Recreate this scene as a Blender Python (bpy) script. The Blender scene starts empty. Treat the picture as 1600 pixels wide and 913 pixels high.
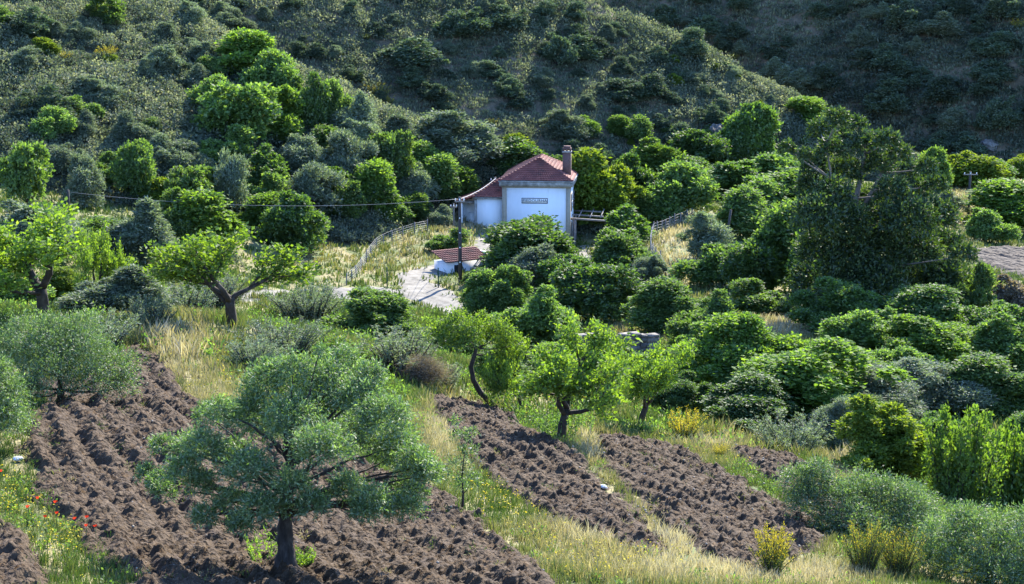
import bpy, math, random
import numpy as np
from mathutils import Vector, Matrix

# ------------------------------------------------------------------ camera, sky, sun, exposure
scene = bpy.context.scene
COL = scene.collection
F, CU, CV, CAMZ = 2800.0, 800.0, 456.5, 30.0
PITCH = math.atan(506.5 / 2800.0)
CP, SP = math.cos(PITCH), math.sin(PITCH)
cd = bpy.data.cameras.new('camera'); cam = bpy.data.objects.new('camera', cd); COL.objects.link(cam)
cam.location = (0, 0, CAMZ); cam.rotation_euler = (math.pi / 2 - PITCH, 0, 0)
cd.sensor_width = 36.0; cd.lens = 36.0 * F / 1600.0; cd.clip_start = 0.5; cd.clip_end = 3000
scene.camera = cam

SUN_EL, SUN_AZ = math.radians(38), math.radians(24)      # azimuth from +Y towards +X: behind the scene, to the right
w = bpy.data.worlds.new('World'); scene.world = w; w.use_nodes = True
nt = w.node_tree; bg = nt.nodes['Background']
sky = nt.nodes.new('ShaderNodeTexSky'); sky.sky_type = 'NISHITA'; sky.sun_disc = False
sky.sun_elevation = SUN_EL; sky.sun_rotation = SUN_AZ; sky.altitude = 200; sky.air_density = 1.0; sky.dust_density = 0.3; sky.ozone_density = 3.0
tone = nt.nodes.new('ShaderNodeMixRGB'); tone.blend_type = 'MULTIPLY'; tone.inputs[0].default_value = 1.0; tone.inputs[2].default_value = (0.80, 0.96, 1.26, 1)   # deep blue clear sky
nt.links.new(sky.outputs[0], tone.inputs[1]); nt.links.new(tone.outputs[0], bg.inputs[0]); bg.inputs[1].default_value = 0.15
sl = bpy.data.lights.new('sun', 'SUN'); sl.energy = 5.0; sl.angle = math.radians(0.53); sl.color = (1.0, 0.945, 0.83)
so = bpy.data.objects.new('sun', sl); COL.objects.link(so)
SV = Vector((math.sin(SUN_AZ) * math.cos(SUN_EL), math.cos(SUN_AZ) * math.cos(SUN_EL), math.sin(SUN_EL)))
so.rotation_euler = (-SV).to_track_quat('-Z', 'Y').to_euler(); so.location = SV * 200
vs = scene.view_settings; vs.view_transform = 'Standard'; vs.look = 'None'; vs.exposure = 1.85; vs.gamma = 1; vs.use_curve_mapping = False
scene.render.engine = 'CYCLES'
cy = scene.cycles
cy.max_bounces = 5; cy.diffuse_bounces = 3; cy.glossy_bounces = 2; cy.transmission_bounces = 3; cy.transparent_max_bounces = 2; cy.volume_bounces = 0
cy.use_denoising = True; cy.denoising_prefilter = 'NONE'; cy.denoising_input_passes = 'RGB_ALBEDO_NORMAL'; cy.sample_clamp_indirect = 4.0; cy.use_adaptive_sampling = False

# ------------------------------------------------------------------ noise
def _hash(ix, iy, seed):
    h = (ix.astype(np.int64) * 374761393 + iy.astype(np.int64) * 668265263 + seed * 974711) & 0xffffffff
    h = ((h ^ (h >> 13)) * 1274126177) & 0xffffffff
    h = ((h ^ (h >> 16)) * 2246822519) & 0xffffffff
    return ((h ^ (h >> 15)) & 0xffffff) / float(0xffffff)
def vnoise(x, y, seed=0):
    ix = np.floor(x); iy = np.floor(y); fx = x - ix; fy = y - iy
    fx = fx * fx * (3 - 2 * fx); fy = fy * fy * (3 - 2 * fy)
    a = _hash(ix, iy, seed); b = _hash(ix + 1, iy, seed); c = _hash(ix, iy + 1, seed); d = _hash(ix + 1, iy + 1, seed)
    return (a * (1 - fx) + b * fx) * (1 - fy) + (c * (1 - fx) + d * fx) * fy
def fbm(x, y, seed=0, o=4):
    s = 0; a = 0.5; t = 0
    for k in range(o):
        s = s + a * vnoise(x * 2 ** k, y * 2 ** k, seed + k * 17); t += a; a *= 0.5
    return s / t
def worley(x, y, seed=0):
    ix = np.floor(x); iy = np.floor(y); d1 = np.full(x.shape, 9.0); d2 = np.full(x.shape, 9.0); cid = np.zeros(x.shape)
    for i in (-1, 0, 1):
        for j in (-1, 0, 1):
            cx = ix + i; cy_ = iy + j
            d = np.hypot(cx + _hash(cx, cy_, seed) - x, cy_ + _hash(cx, cy_, seed + 5) - y)
            m = d < d1
            d2 = np.where(m, d1, np.minimum(d2, d)); cid = np.where(m, _hash(cx, cy_, seed + 9), cid); d1 = np.where(m, d, d1)
    return d1, d2, cid

# ------------------------------------------------------------------ terrain as a height function
def pix(u, v, Y):
    a = (u - CU) / F; b = (v - CV) / F
    k = Y / (CP - b * SP)
    return a * k, Y, CAMZ + (-SP - b * CP) * k
CTRL = [(445,905,36),(30,880,34),(860,905,36),(1200,905,38),(1560,905,43),(0,740,42),(200,680,46),(210,540,64),(300,560,62),(40,600,57),
 (65,495,72),(365,505,71),(500,520,80),(650,620,63),(735,640,68),(750,790,45),(875,690,62),(950,790,47),(1000,665,69),(1280,830,46),
 (1100,700,60),(1250,720,64),(1550,780,60),(1400,650,82),(1150,650,77),(600,560,88),(620,505,118),(690,480,150),(720,440,160),(740,352,188),
 (755,375,180),(905,390,186),(920,405,178),(550,455,152),(450,455,150),(380,465,145),(480,400,165),(600,380,176),(470,360,178),(960,540,105),
 (930,500,120),(900,430,160),(1060,370,180),(1040,430,155),(1110,330,205),(1170,480,136),(1270,530,115),(1340,505,130),(1590,420,180),
 (1540,392,195),(1550,340,228),(1510,295,255),(1300,300,235),(1000,300,225),(1590,600,98),(1450,520,122),(0,440,105),(100,340,150),(300,400,140),
 (430,380,165),(700,335,195),(650,322,198),(820,350,200)]
C3 = np.array([pix(*c) for c in CTRL])
EXTRA = np.array([(-24,105,9.0),(-70,60,17),(-80,120,14),(60,60,9),(90,120,1.5),(130,200,-4),(140,300,-8),(60,320,-4),(0,300,4),(-60,200,10),(-120,200,12),
 (-60,320,8),(140,60,4),(-10,18,21.5),(20,18,20),(60,25,15),(-40,25,21)], float)
C3 = np.vstack([C3, EXTRA])
def _tps(r2): return np.where(r2 > 1e-9, 0.5 * r2 * np.log(np.maximum(r2, 1e-9)), 0)
_S = 50.0
_P = C3[:, :2] / _S
_K = _tps(((_P[:, None] - _P[None]) ** 2).sum(-1)) + 0.0015 * np.eye(len(_P))
_T = np.hstack([np.ones((len(_P), 1)), _P])
_A = np.block([[_K, _T], [_T.T, np.zeros((3, 3))]])
_W = np.linalg.solve(_A, np.concatenate([C3[:, 2], np.zeros(3)]))
def base_h(X, Y):
    X = np.asarray(X, float); Y = np.asarray(Y, float); sh = X.shape
    x = X.ravel() / _S; y = Y.ravel() / _S; out = np.empty(x.size)
    for i in range(0, x.size, 20000):
        xs = x[i:i + 20000]; ys = y[i:i + 20000]
        k = _tps((xs[:, None] - _P[None, :, 0]) ** 2 + (ys[:, None] - _P[None, :, 1]) ** 2)
        out[i:i + 20000] = k @ _W[:-3] + _W[-3] + xs * _W[-2] + ys * _W[-1]
    z = out.reshape(sh)
    return z + 0.35 * (fbm(X / 6, Y / 6, 3, 3) - 0.5)
def _smin(a, b, k):
    h = np.clip(0.5 + 0.5 * (b - a) / k, 0, 1)
    return b * (1 - h) + a * h - k * h * (1 - h)
def hill_left(X, Y):
    zr = 8.6 - 0.43 * (X + 2) ; yr = 201 - 0.34 * (X + 2)
    f = zr - (0.37 + 0.05 * np.clip(X + 14, 0, 12)) * (yr - Y); b = zr - 0.55 * (Y - yr)
    n = 3.0 * (fbm(X / 22, Y / 22, 11, 4) - 0.5) + 0.8 * (fbm(X / 5, Y / 5, 12, 2) - 0.5)
    return _smin(f, b, 2.0) + n
def hill_mid(X, Y):
    zr = 25 - 0.48 * (X - 14); yr = 281 - 0.43 * (X - 14)
    f = zr - 0.63 * (yr - Y); b = zr - 0.6 * (Y - yr)
    n = 4.0 * (fbm(X / 26 + 3, Y / 30, 21, 4) - 0.5) + 1.2 * (fbm(X / 6, Y / 6, 22, 2) - 0.5)
    return _smin(f, b, 3.0) + n
def hill_right(X, Y):
    f = -5 + 0.36 * (X - 77) + 0.80 * (Y - 312)
    n = 9.0 * (fbm(X / 34 + 7, Y / 60, 31, 4) - 0.5) + 1.5 * (fbm(X / 7, Y / 7, 32, 2) - 0.5)
    return _smin(f, 90 + 0 * X, 10) + n
def H(X, Y):
    return np.maximum(np.maximum(base_h(X, Y), hill_left(X, Y)), np.maximum(hill_mid(X, Y), hill_right(X, Y)))
def which(X, Y):
    return np.argmax(np.stack([base_h(X, Y), hill_left(X, Y), hill_mid(X, Y), hill_right(X, Y)]), 0)
_YS = np.concatenate([np.arange(22, 120, 0.5), np.arange(120, 430, 1.0)])
def at_many(uv):
    """Turns picture points into ground points."""
    uv = np.asarray(uv, float)
    px, py, pz = pix(uv[:, 0:1], uv[:, 1:2], _YS[None])
    py = np.broadcast_to(_YS[None], px.shape)
    below = pz < H(px, py)
    i = np.where(below.any(1), below.argmax(1), len(_YS) - 1); i = np.maximum(i, 1)
    lo = _YS[i - 1]; hi = _YS[i]
    for _ in range(10):
        m = (lo + hi) / 2
        x, y, z = pix(uv[:, 0], uv[:, 1], m)
        b = z < H(x, m); hi = np.where(b, m, hi); lo = np.where(b, lo, m)
    x, y, z = pix(uv[:, 0], uv[:, 1], hi)
    return np.stack([x, hi, H(x, hi)], 1)
def at(u, v): return at_many([(u, v)])[0]
def project(X, Y, Z):
    dz = Z - CAMZ
    fwd = Y * CP - dz * SP; up = Y * SP + dz * CP
    return CU + F * X / fwd, CV - F * up / fwd

# ------------------------------------------------------------------ tags and mesh helpers
def tag(o, label=None, cat=None, group=None, kind=None):
    if label: o['label'] = label
    if cat: o['category'] = cat
    if group: o['group'] = group
    if kind: o['kind'] = kind
    return o
def link(name, me, parent=None, loc=None, rot=None, scale=None):
    o = bpy.data.objects.new(name, me); COL.objects.link(o)
    if parent is not None: o.parent = parent
    if loc is not None: o.location = loc
    if rot is not None: o.rotation_euler = rot
    if scale is not None: o.scale = scale
    return o
def empty(name, loc, rz=0.0):
    return link(name, None, None, loc, (0, 0, rz))
def np_mesh(name, V, faces, mats, tint=None, mi=None, smooth=False):
    """faces: list of int arrays (n,3) or (n,4) in order"""
    me = bpy.data.meshes.new(name)
    V = np.asarray(V, np.float32)
    faces = [np.asarray(f, np.int32) for f in faces if len(f)]
    nl = sum(f.size for f in faces); nf = sum(len(f) for f in faces)
    me.vertices.add(len(V)); me.vertices.foreach_set('co', V.ravel())
    me.loops.add(nl); me.loops.foreach_set('vertex_index', np.concatenate([f.ravel() for f in faces]))
    tot = np.concatenate([np.full(len(f), f.shape[1], np.int32) for f in faces])
    st = np.concatenate([[0], np.cumsum(tot)[:-1]]).astype(np.int32)
    me.polygons.add(nf); me.polygons.foreach_set('loop_start', st); me.polygons.foreach_set('loop_total', tot)
    if mi is not None: me.polygons.foreach_set('material_index', np.asarray(mi, np.int32))
    if smooth: me.polygons.foreach_set('use_smooth', np.ones(nf, bool))
    for m in mats: me.materials.append(m)
    if tint is not None:
        a = me.attributes.new('tint', 'FLOAT', 'FACE'); a.data.foreach_set('value', np.asarray(tint, np.float32))
    me.update(calc_edges=True); me.validate()
    return me
class MB:
    """collects boxes, bars and tubes into ONE mesh"""
    def __init__(s): s.V = []; s.Q = []; s.n = 0
    def add(s, V, Q):
        s.V.append(np.asarray(V, float)); s.Q.append(np.asarray(Q, int) + s.n); s.n += len(V)
    def box(s, x0, x1, y0, y1, z0, z1):
        V = [(x, y, z) for z in (z0, z1) for y in (y0, y1) for x in (x0, x1)]
        s.add(V, [(0,2,3,1),(4,5,7,6),(0,1,5,4),(2,6,7,3),(0,4,6,2),(1,3,7,5)])
    def tube(s, pts, rad, n=6, cap=True, rough=0.0):
        pts = np.asarray(pts, float); rad = np.broadcast_to(np.asarray(rad, float), (len(pts),))
        t = np.gradient(pts, axis=0); t /= np.maximum(np.linalg.norm(t, axis=1, keepdims=True), 1e-9)
        ref = np.array([0.31, 0.95, 0.05]) if abs(t[0, 2]) > 0.5 else np.array([0.05, 0.1, 1.0])
        a = np.cross(t, ref); a /= np.maximum(np.linalg.norm(a, axis=1, keepdims=True), 1e-9); b = np.cross(t, a)
        th = np.arange(n) * 2 * math.pi / n
        rr = rad[:, None] * np.ones(n)[None]
        if rough: rr = rr * (1 + rough * (fbm(np.arange(len(pts))[:, None] * 0.9 + pts[0, 0] * 7 + 0 * th[None], 1.7 * np.cos(th)[None] + 1.3 * np.sin(th * 2)[None] + np.arange(len(pts))[:, None] * 0.25, 5, 3) - 0.45) * 2)
        V = pts[:, None] + rr[..., None] * (np.cos(th)[None, :, None] * a[:, None] + np.sin(th)[None, :, None] * b[:, None])
        m = len(pts); V = V.reshape(-1, 3)
        i = np.arange(m - 1)[:, None] * n; j = np.arange(n)[None]; j2 = (j + 1) % n
        Q = np.stack([i + j, i + j2, i + n + j2, i + n + j], -1).reshape(-1, 4)
        if cap:
            V = np.vstack([V, pts[0], pts[-1]]); c0 = m * n; c1 = c0 + 1
            jj = np.arange(n); k2 = (jj + 1) % n
            Q = np.vstack([Q, np.stack([jj, k2, np.full(n, c0), np.full(n, c0)], 1)[:, [1, 0, 2, 2]], np.stack([(m-1)*n + jj, (m-1)*n + k2, np.full(n, c1), np.full(n, c1)], 1)])
        s.add(V, Q)
    def faces(s):
        Q = np.vstack(s.Q); deg = Q[:, 2] == Q[:, 3]
        return np.vstack(s.V), [Q[~deg], Q[deg][:, :3]]
    def build(s, name, mat, parent=None, smooth=False, **k):
        V, fs = s.faces()
        return link(name, np_mesh(name, V, fs, [mat], smooth=smooth), parent, **k)
    def mesh(s, name, mat, smooth=False):
        V, fs = s.faces(); return np_mesh(name, V, fs, [mat], smooth=smooth)
def unit(a): return a / np.maximum(np.linalg.norm(a, axis=-1, keepdims=True), 1e-9)

# ------------------------------------------------------------------ materials
def nodes(name):
    m = bpy.data.materials.new(name); m.use_nodes = True; t = m.node_tree; t.nodes.clear()
    return m, t, t.nodes.new('ShaderNodeOutputMaterial')
def N(t, typ, **k):
    n = t.nodes.new(typ)
    for a, v in k.items(): setattr(n, a, v)
    return n
def ramp(t, cols, pos=None):
    r = N(t, 'ShaderNodeValToRGB'); e = r.color_ramp.elements
    pos = pos or [i / (len(cols) - 1) for i in range(len(cols))]
    while len(e) < len(cols): e.new(0.5)
    for x, p, c in zip(e, pos, cols): x.position = p; x.color = (*c, 1)
    return r
def leaf_mat(name, cols, trans=0.35, tcol=(1.5, 1.5, 0.5), gloss=0.06, rough=0.45, jitter=0.35):
    m, t, out = nodes(name); L = t.links
    at_ = N(t, 'ShaderNodeAttribute', attribute_name='tint')
    r = ramp(t, cols); L.new(at_.outputs['Fac'], r.inputs[0])
    oi = N(t, 'ShaderNodeObjectInfo')
    mr = N(t, 'ShaderNodeMapRange'); mr.inputs[3].default_value = 1 - jitter; mr.inputs[4].default_value = 1 + jitter
    L.new(oi.outputs['Random'], mr.inputs[0])
    hv = N(t, 'ShaderNodeHueSaturation'); L.new(r.outputs[0], hv.inputs['Color']); L.new(mr.outputs[0], hv.inputs['Value'])
    tm = N(t, 'ShaderNodeMixRGB', blend_type='MULTIPLY'); tm.inputs[0].default_value = 1; tm.inputs[2].default_value = (*tcol, 1)
    L.new(hv.outputs[0], tm.inputs[1])
    d = N(t, 'ShaderNodeBsdfDiffuse'); tr = N(t, 'ShaderNodeBsdfTranslucent'); L.new(hv.outputs[0], d.inputs[0]); L.new(tm.outputs[0], tr.inputs[0])
    mx = N(t, 'ShaderNodeMixShader'); mx.inputs[0].default_value = trans; L.new(d.outputs[0], mx.inputs[1]); L.new(tr.outputs[0], mx.inputs[2])
    g = N(t, 'ShaderNodeBsdfGlossy'); g.inputs['Roughness'].default_value = rough + 0.2; g.inputs[0].default_value = (1, 1, 1, 1)
    m2 = N(t, 'ShaderNodeMixShader'); m2.inputs[0].default_value = gloss * 0.45; L.new(mx.outputs[0], m2.inputs[1]); L.new(g.outputs[0], m2.inputs[2])
    L.new(m2.outputs[0], out.inputs[0]); return m
def surf(name, cols, scale=2.0, detail=6, pos=None, rough=0.9, bump=0.0, bscale=None, coords='Object', stretch=None, bdist=0.05, dist=0.0):
    m, t, out = nodes(name); L = t.links
    tc = N(t, 'ShaderNodeTexCoord'); src = tc.outputs[coords]
    if stretch:
        mp = N(t, 'ShaderNodeMapping'); mp.inputs['Scale'].default_value = stretch; L.new(src, mp.inputs[0]); src = mp.outputs[0]
    nz = N(t, 'ShaderNodeTexNoise'); nz.inputs['Scale'].default_value = scale; nz.inputs['Detail'].default_value = detail; nz.inputs['Roughness'].default_value = 0.65
    nz.inputs['Distortion'].default_value = dist
    L.new(src, nz.inputs['Vector'])
    r = ramp(t, cols, pos); L.new(nz.outputs['Fac'], r.inputs[0])
    p = N(t, 'ShaderNodeBsdfPrincipled'); p.inputs['Roughness'].default_value = rough
    p.inputs['Specular IOR Level'].default_value = 0.25
    L.new(r.outputs[0], p.inputs['Base Color'])
    if bump:
        n2 = N(t, 'ShaderNodeTexNoise'); n2.inputs['Scale'].default_value = bscale or scale * 4; n2.inputs['Detail'].default_value = 5; L.new(src, n2.inputs['Vector'])
        b = N(t, 'ShaderNodeBump'); b.inputs['Strength'].default_value = bump; b.inputs['Distance'].default_value = bdist
        L.new(n2.outputs['Fac'], b.inputs['Height']); L.new(b.outputs[0], p.inputs['Normal'])
    L.new(p.outputs[0], out.inputs[0]); return m
M = {}
M['ground'] = surf('ground_cover', [(0.05,0.075,0.018),(0.10,0.12,0.035),(0.20,0.17,0.075),(0.26,0.21,0.11)], 0.35, 8, [0.3,0.45,0.58,0.75], bump=0.8, bscale=2.5, bdist=0.25)
M['hill'] = surf('hill_soil', [(0.025,0.032,0.016),(0.05,0.052,0.028),(0.09,0.08,0.044),(0.15,0.12,0.07)], 0.25, 10, [0.3,0.48,0.62,0.8], bump=1.0, bscale=1.1, bdist=0.7)
M['hill_dry'] = surf('dry_hill_soil', [(0.04,0.042,0.024),(0.095,0.08,0.05),(0.16,0.125,0.08),(0.24,0.19,0.12)], 0.22, 10, [0.3,0.45,0.6,0.8], bump=1.0, bscale=1.1, bdist=0.7)
M['soil'] = surf('tilled_soil', [(0.022,0.013,0.007),(0.048,0.030,0.016),(0.080,0.053,0.030),(0.17,0.125,0.082)], 5.0, 10, [0.28,0.46,0.62,0.82], bump=1.0, bscale=9, bdist=0.14)
M['farsoil'] = surf('far_tilled_soil', [(0.045,0.035,0.028),(0.09,0.072,0.058)], 1.2, 6, bump=0.8, bscale=2, bdist=0.3)
M['gravel'] = surf('pale_gravel', [(0.085,0.078,0.062),(0.165,0.150,0.125),(0.24,0.22,0.185)], 1.1, 10, [0.32,0.5,0.66], bump=0.9, bscale=9, bdist=0.05)
M['bark'] = surf('bark', [(0.018,0.014,0.011),(0.05,0.04,0.032),(0.12,0.10,0.085)], 9, 6, [0.3,0.55,0.8], bump=0.9, bscale=20, bdist=0.03, stretch=(1,1,0.3))
M['palebark'] = surf('pale_bark', [(0.10,0.085,0.07),(0.22,0.19,0.16)], 4, 6, bump=0.5, bscale=14, bdist=0.02, stretch=(1,1,0.3))
M['white'] = surf('whitewash',  [(0.5,0.49,0.46),(0.74,0.74,0.73),(0.80,0.80,0.795)], 0.9, 9, [0.27,0.40,0.7], bump=0.15, bscale=6, bdist=0.01, stretch=(1.6,1.6,0.5))
M['stone'] = surf('granite_trim', [(0.20,0.17,0.13),(0.33,0.28,0.21),(0.40,0.35,0.27)], 3.5, 7, bump=0.4, bscale=20, bdist=0.01)
M['cornice'] = surf('weathered_cornice', [(0.12,0.115,0.105),(0.24,0.23,0.21),(0.5,0.49,0.46)], 2.2, 8, [0.3,0.5,0.8], bump=0.3, bscale=12, bdist=0.02)
M['dark'] = surf('dark_opening', [(0.012,0.012,0.014),(0.03,0.03,0.032)], 3, 3)
M['rock'] = surf('schist_rock', [(0.06,0.055,0.05),(0.16,0.145,0.125),(0.30,0.27,0.235)], 1.3, 9, [0.3,0.5,0.75], bump=1.0, bscale=3, bdist=0.25, stretch=(1,1,0.5))
M['wood'] = surf('grey_timber', [(0.09,0.08,0.075),(0.20,0.18,0.165),(0.30,0.28,0.26)], 3, 6, bump=0.4, bscale=20, bdist=0.01, stretch=(1,0.2,1))
M['pole'] = surf('tarred_pole', [(0.03,0.028,0.026),(0.075,0.07,0.065)], 5, 5, stretch=(1,1,0.15))
M['green_paint'] = surf('green_post_paint', [(0.01,0.05,0.035),(0.018,0.075,0.05)], 4, 4, rough=0.5)
M['grey_post'] = surf('weathered_post', [(0.10,0.10,0.10),(0.2,0.195,0.185)], 6, 5, stretch=(1,1,0.2))
M['metal'] = surf('galvanised_wire', [(0.18,0.18,0.18),(0.3,0.3,0.3)], 8, 3, rough=0.5)
M['cable'] = surf('grey_cable', [(0.16,0.16,0.16),(0.26,0.26,0.255)], 2, 3, rough=0.5)
M['porcelain'] = surf('white_porcelain', [(0.7,0.7,0.68),(0.8,0.8,0.78)], 5, 2, rough=0.25)
M['black'] = surf('black_letters', [(0.02,0.02,0.03),(0.04,0.04,0.05)], 8, 2)
M['poppy'] = leaf_mat('poppy_petal', [(0.42,0.03,0.012),(0.52,0.055,0.02)], 0.4, (1.2,1,0.8), 0.02)
M['stem'] = leaf_mat('green_stem', [(0.06,0.10,0.02),(0.09,0.14,0.03)], 0.2)
M['palestone'] = surf('pale_stone', [(0.5,0.49,0.46),(0.75,0.74,0.72)], 8, 5, bump=0.4, bscale=20, bdist=0.02)
def tile_mat():
    m, t, out = nodes('clay_tiles'); L = t.links
    tc = N(t, 'ShaderNodeTexCoord')
    nz = N(t, 'ShaderNodeTexNoise'); nz.inputs['Scale'].default_value = 1.2; nz.inputs['Detail'].default_value = 8; L.new(tc.outputs['Object'], nz.inputs['Vector'])
    r = ramp(t, [(0.08,0.034,0.028),(0.165,0.046,0.035),(0.215,0.064,0.047),(0.29,0.13,0.10)], [0.3,0.45,0.6,0.78]); L.new(nz.outputs['Fac'], r.inputs[0])
    p = N(t, 'ShaderNodeBsdfPrincipled'); p.inputs['Roughness'].default_value = 0.8; L.new(r.outputs[0], p.inputs['Base Color']); L.new(p.outputs[0], out.inputs[0])
    return m
M['tile'] = tile_mat()
def brick_mat():
    m, t, out = nodes('chimney_brick'); L = t.links
    tc = N(t, 'ShaderNodeTexCoord'); mp = N(t, 'ShaderNodeMapping'); mp.inputs['Rotation'].default_value = (math.pi/2, 0, 0); L.new(tc.outputs['Object'], mp.inputs[0])
    b = N(t, 'ShaderNodeTexBrick'); b.inputs['Scale'].default_value = 4; b.inputs['Color1'].default_value = (0.15,0.055,0.042,1); b.inputs['Color2'].default_value = (0.08,0.035,0.03,1); b.inputs['Mortar'].default_value = (0.18,0.155,0.135,1)
    L.new(mp.outputs[0], b.inputs['Vector'])
    p = N(t, 'ShaderNodeBsdfPrincipled'); p.inputs['Roughness'].default_value = 0.9; L.new(b.outputs[0], p.inputs['Base Color']); L.new(p.outputs[0], out.inputs[0]); return m
M['brick'] = brick_mat()
# foliage: base colours stay in the range of real leaves
LM = {
 'almond': leaf_mat('almond_leaves', [(0.045,0.09,0.012),(0.10,0.17,0.022),(0.17,0.235,0.032)], 0.5, (1.75,1.75,0.55), 0.06, jitter=0.12),
 'olive': leaf_mat('olive_leaves', [(0.04,0.072,0.022),(0.095,0.145,0.048),(0.23,0.28,0.15)], 0.40, (1.35,1.65,0.5), 0.10, 0.4, jitter=0.12),
 'dark': leaf_mat('dark_leaves', [(0.028,0.06,0.016),(0.065,0.12,0.026),(0.12,0.185,0.042)], 0.45, (1.65,1.75,0.5), 0.07, 0.4, jitter=0.22),
 'green': leaf_mat('green_leaves', [(0.04,0.08,0.02),(0.088,0.15,0.036),(0.16,0.225,0.06)], 0.5, (1.6,1.7,0.6), 0.06, jitter=0.25),
 'bright': leaf_mat('bright_leaves', [(0.05,0.10,0.018),(0.095,0.165,0.028),(0.16,0.23,0.045)], 0.5, (1.7,1.75,0.55), 0.05, jitter=0.15),
 'yellow': leaf_mat('yellow_green_leaves', [(0.06,0.105,0.014),(0.11,0.17,0.02),(0.17,0.22,0.032)], 0.46, (1.75,1.65,0.5), 0.04, jitter=0.12),
 'grey': leaf_mat('grey_leaves', [(0.06,0.088,0.055),(0.125,0.16,0.10),(0.24,0.27,0.20)], 0.38, (1.3,1.45,0.65), 0.06, jitter=0.2),
 'euc': leaf_mat('eucalyptus_leaves', [(0.014,0.03,0.012),(0.032,0.06,0.018),(0.10,0.135,0.032)], 0.34, (1.5,1.65,0.4), 0.07, 0.4, jitter=0.1),
 'hill': leaf_mat('hill_bush_leaves', [(0.03,0.055,0.03),(0.06,0.092,0.052),(0.13,0.165,0.105)], 0.3, (1.35,1.5,0.6), 0.05, jitter=0.3),
 'scrub': leaf_mat('scrub_leaves', [(0.03,0.045,0.028),(0.075,0.098,0.066),(0.14,0.165,0.105),(0.24,0.245,0.16)], 0.4, (1.35,1.4,0.75), 0.04, jitter=0.0),
 'broom': leaf_mat('broom_sprigs', [(0.05,0.085,0.02),(0.09,0.13,0.03),(0.14,0.17,0.05)], 0.3, (1.5,1.5,0.5), 0.04, jitter=0.15),
 'flower': leaf_mat('yellow_blossom', [(0.50,0.40,0.02),(0.62,0.52,0.05)], 0.35, (1.05,1.0,0.6), 0.02, jitter=0.1),
 'brown': leaf_mat('brown_leaves', [(0.12,0.10,0.075),(0.19,0.16,0.12),(0.27,0.235,0.18)], 0.3, (1.4,1.3,0.6), 0.04, jitter=0.15),
 'grass': leaf_mat('grass_blades', [(0.035,0.07,0.014),(0.07,0.11,0.024),(0.14,0.15,0.055),(0.25,0.215,0.12),(0.40,0.345,0.245)], 0.32, (1.35,1.35,0.75), 0.03, jitter=0),
}

# ------------------------------------------------------------------ the setting: ground and hills
def grid_mesh(name, xs, ys, fn, mat, keep=None):
    X, Y = np.meshgrid(xs, ys); Z = fn(X, Y)
    nx, ny = len(xs), len(ys)
    i = np.arange(ny - 1)[:, None] * nx + np.arange(nx - 1)[None]
    Q = np.stack([i, i + 1, i + nx + 1, i + nx], -1).reshape(-1, 4)
    V = np.stack([X, Y, Z], -1).reshape(-1, 3)
    if keep is not None:
        k = keep(X, Y, Z).ravel(); Q = Q[k[Q].any(1)]
        used = np.unique(Q); mp = np.zeros(len(V), int); mp[used] = np.arange(len(used)); V = V[used]; Q = mp[Q]
    return link(name, np_mesh(name, V, [Q], [mat], smooth=True))
def spread(lo, hi, fine_lo, fine_hi, d, g=1.12):
    a = list(np.arange(fine_lo, fine_hi, d)); s = d; x = a[-1]
    while x < hi: s *= g; x += s; a.append(x)
    s = d; x = a[0]; pre = []
    while x > lo: s *= g; x -= s; pre.append(x)
    return np.array(pre[::-1] + a)
def ground_fn(X, Y):
    z = base_h(np.clip(X, -200, 240), np.clip(Y, 10, 420))
    r = np.clip((np.maximum(np.abs(X - 20) - 220, 0) + np.maximum(Y - 420, 0)) / 300, 0, 1)
    return np.clip(z, -40, 60) * (1 - r) - 6 * r
tag(grid_mesh('ground', spread(-1500, 1500, -70, 90, 0.8), spread(-60, 2500, 20, 240, 0.8), ground_fn, M['ground']), kind='structure')
tag(grid_mesh('hill', np.arange(-130, 30, 0.9), np.arange(110, 262, 0.9), hill_left, M['hill'], lambda X, Y, Z: Z > base_h(X, Y) - 1.5), kind='structure')
tag(grid_mesh('hill', np.arange(-160, 110, 1.1), np.arange(205, 350, 1.1), hill_mid, M['hill_dry'], lambda X, Y, Z: Z > base_h(X, Y) - 1.5), kind='structure')
tag(grid_mesh('hill', np.arange(-90, 260, 1.6), np.arange(240, 450, 1.6), hill_right, M['hill_dry'], lambda X, Y, Z: Z > base_h(X, Y) - 2), kind='structure')

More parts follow.
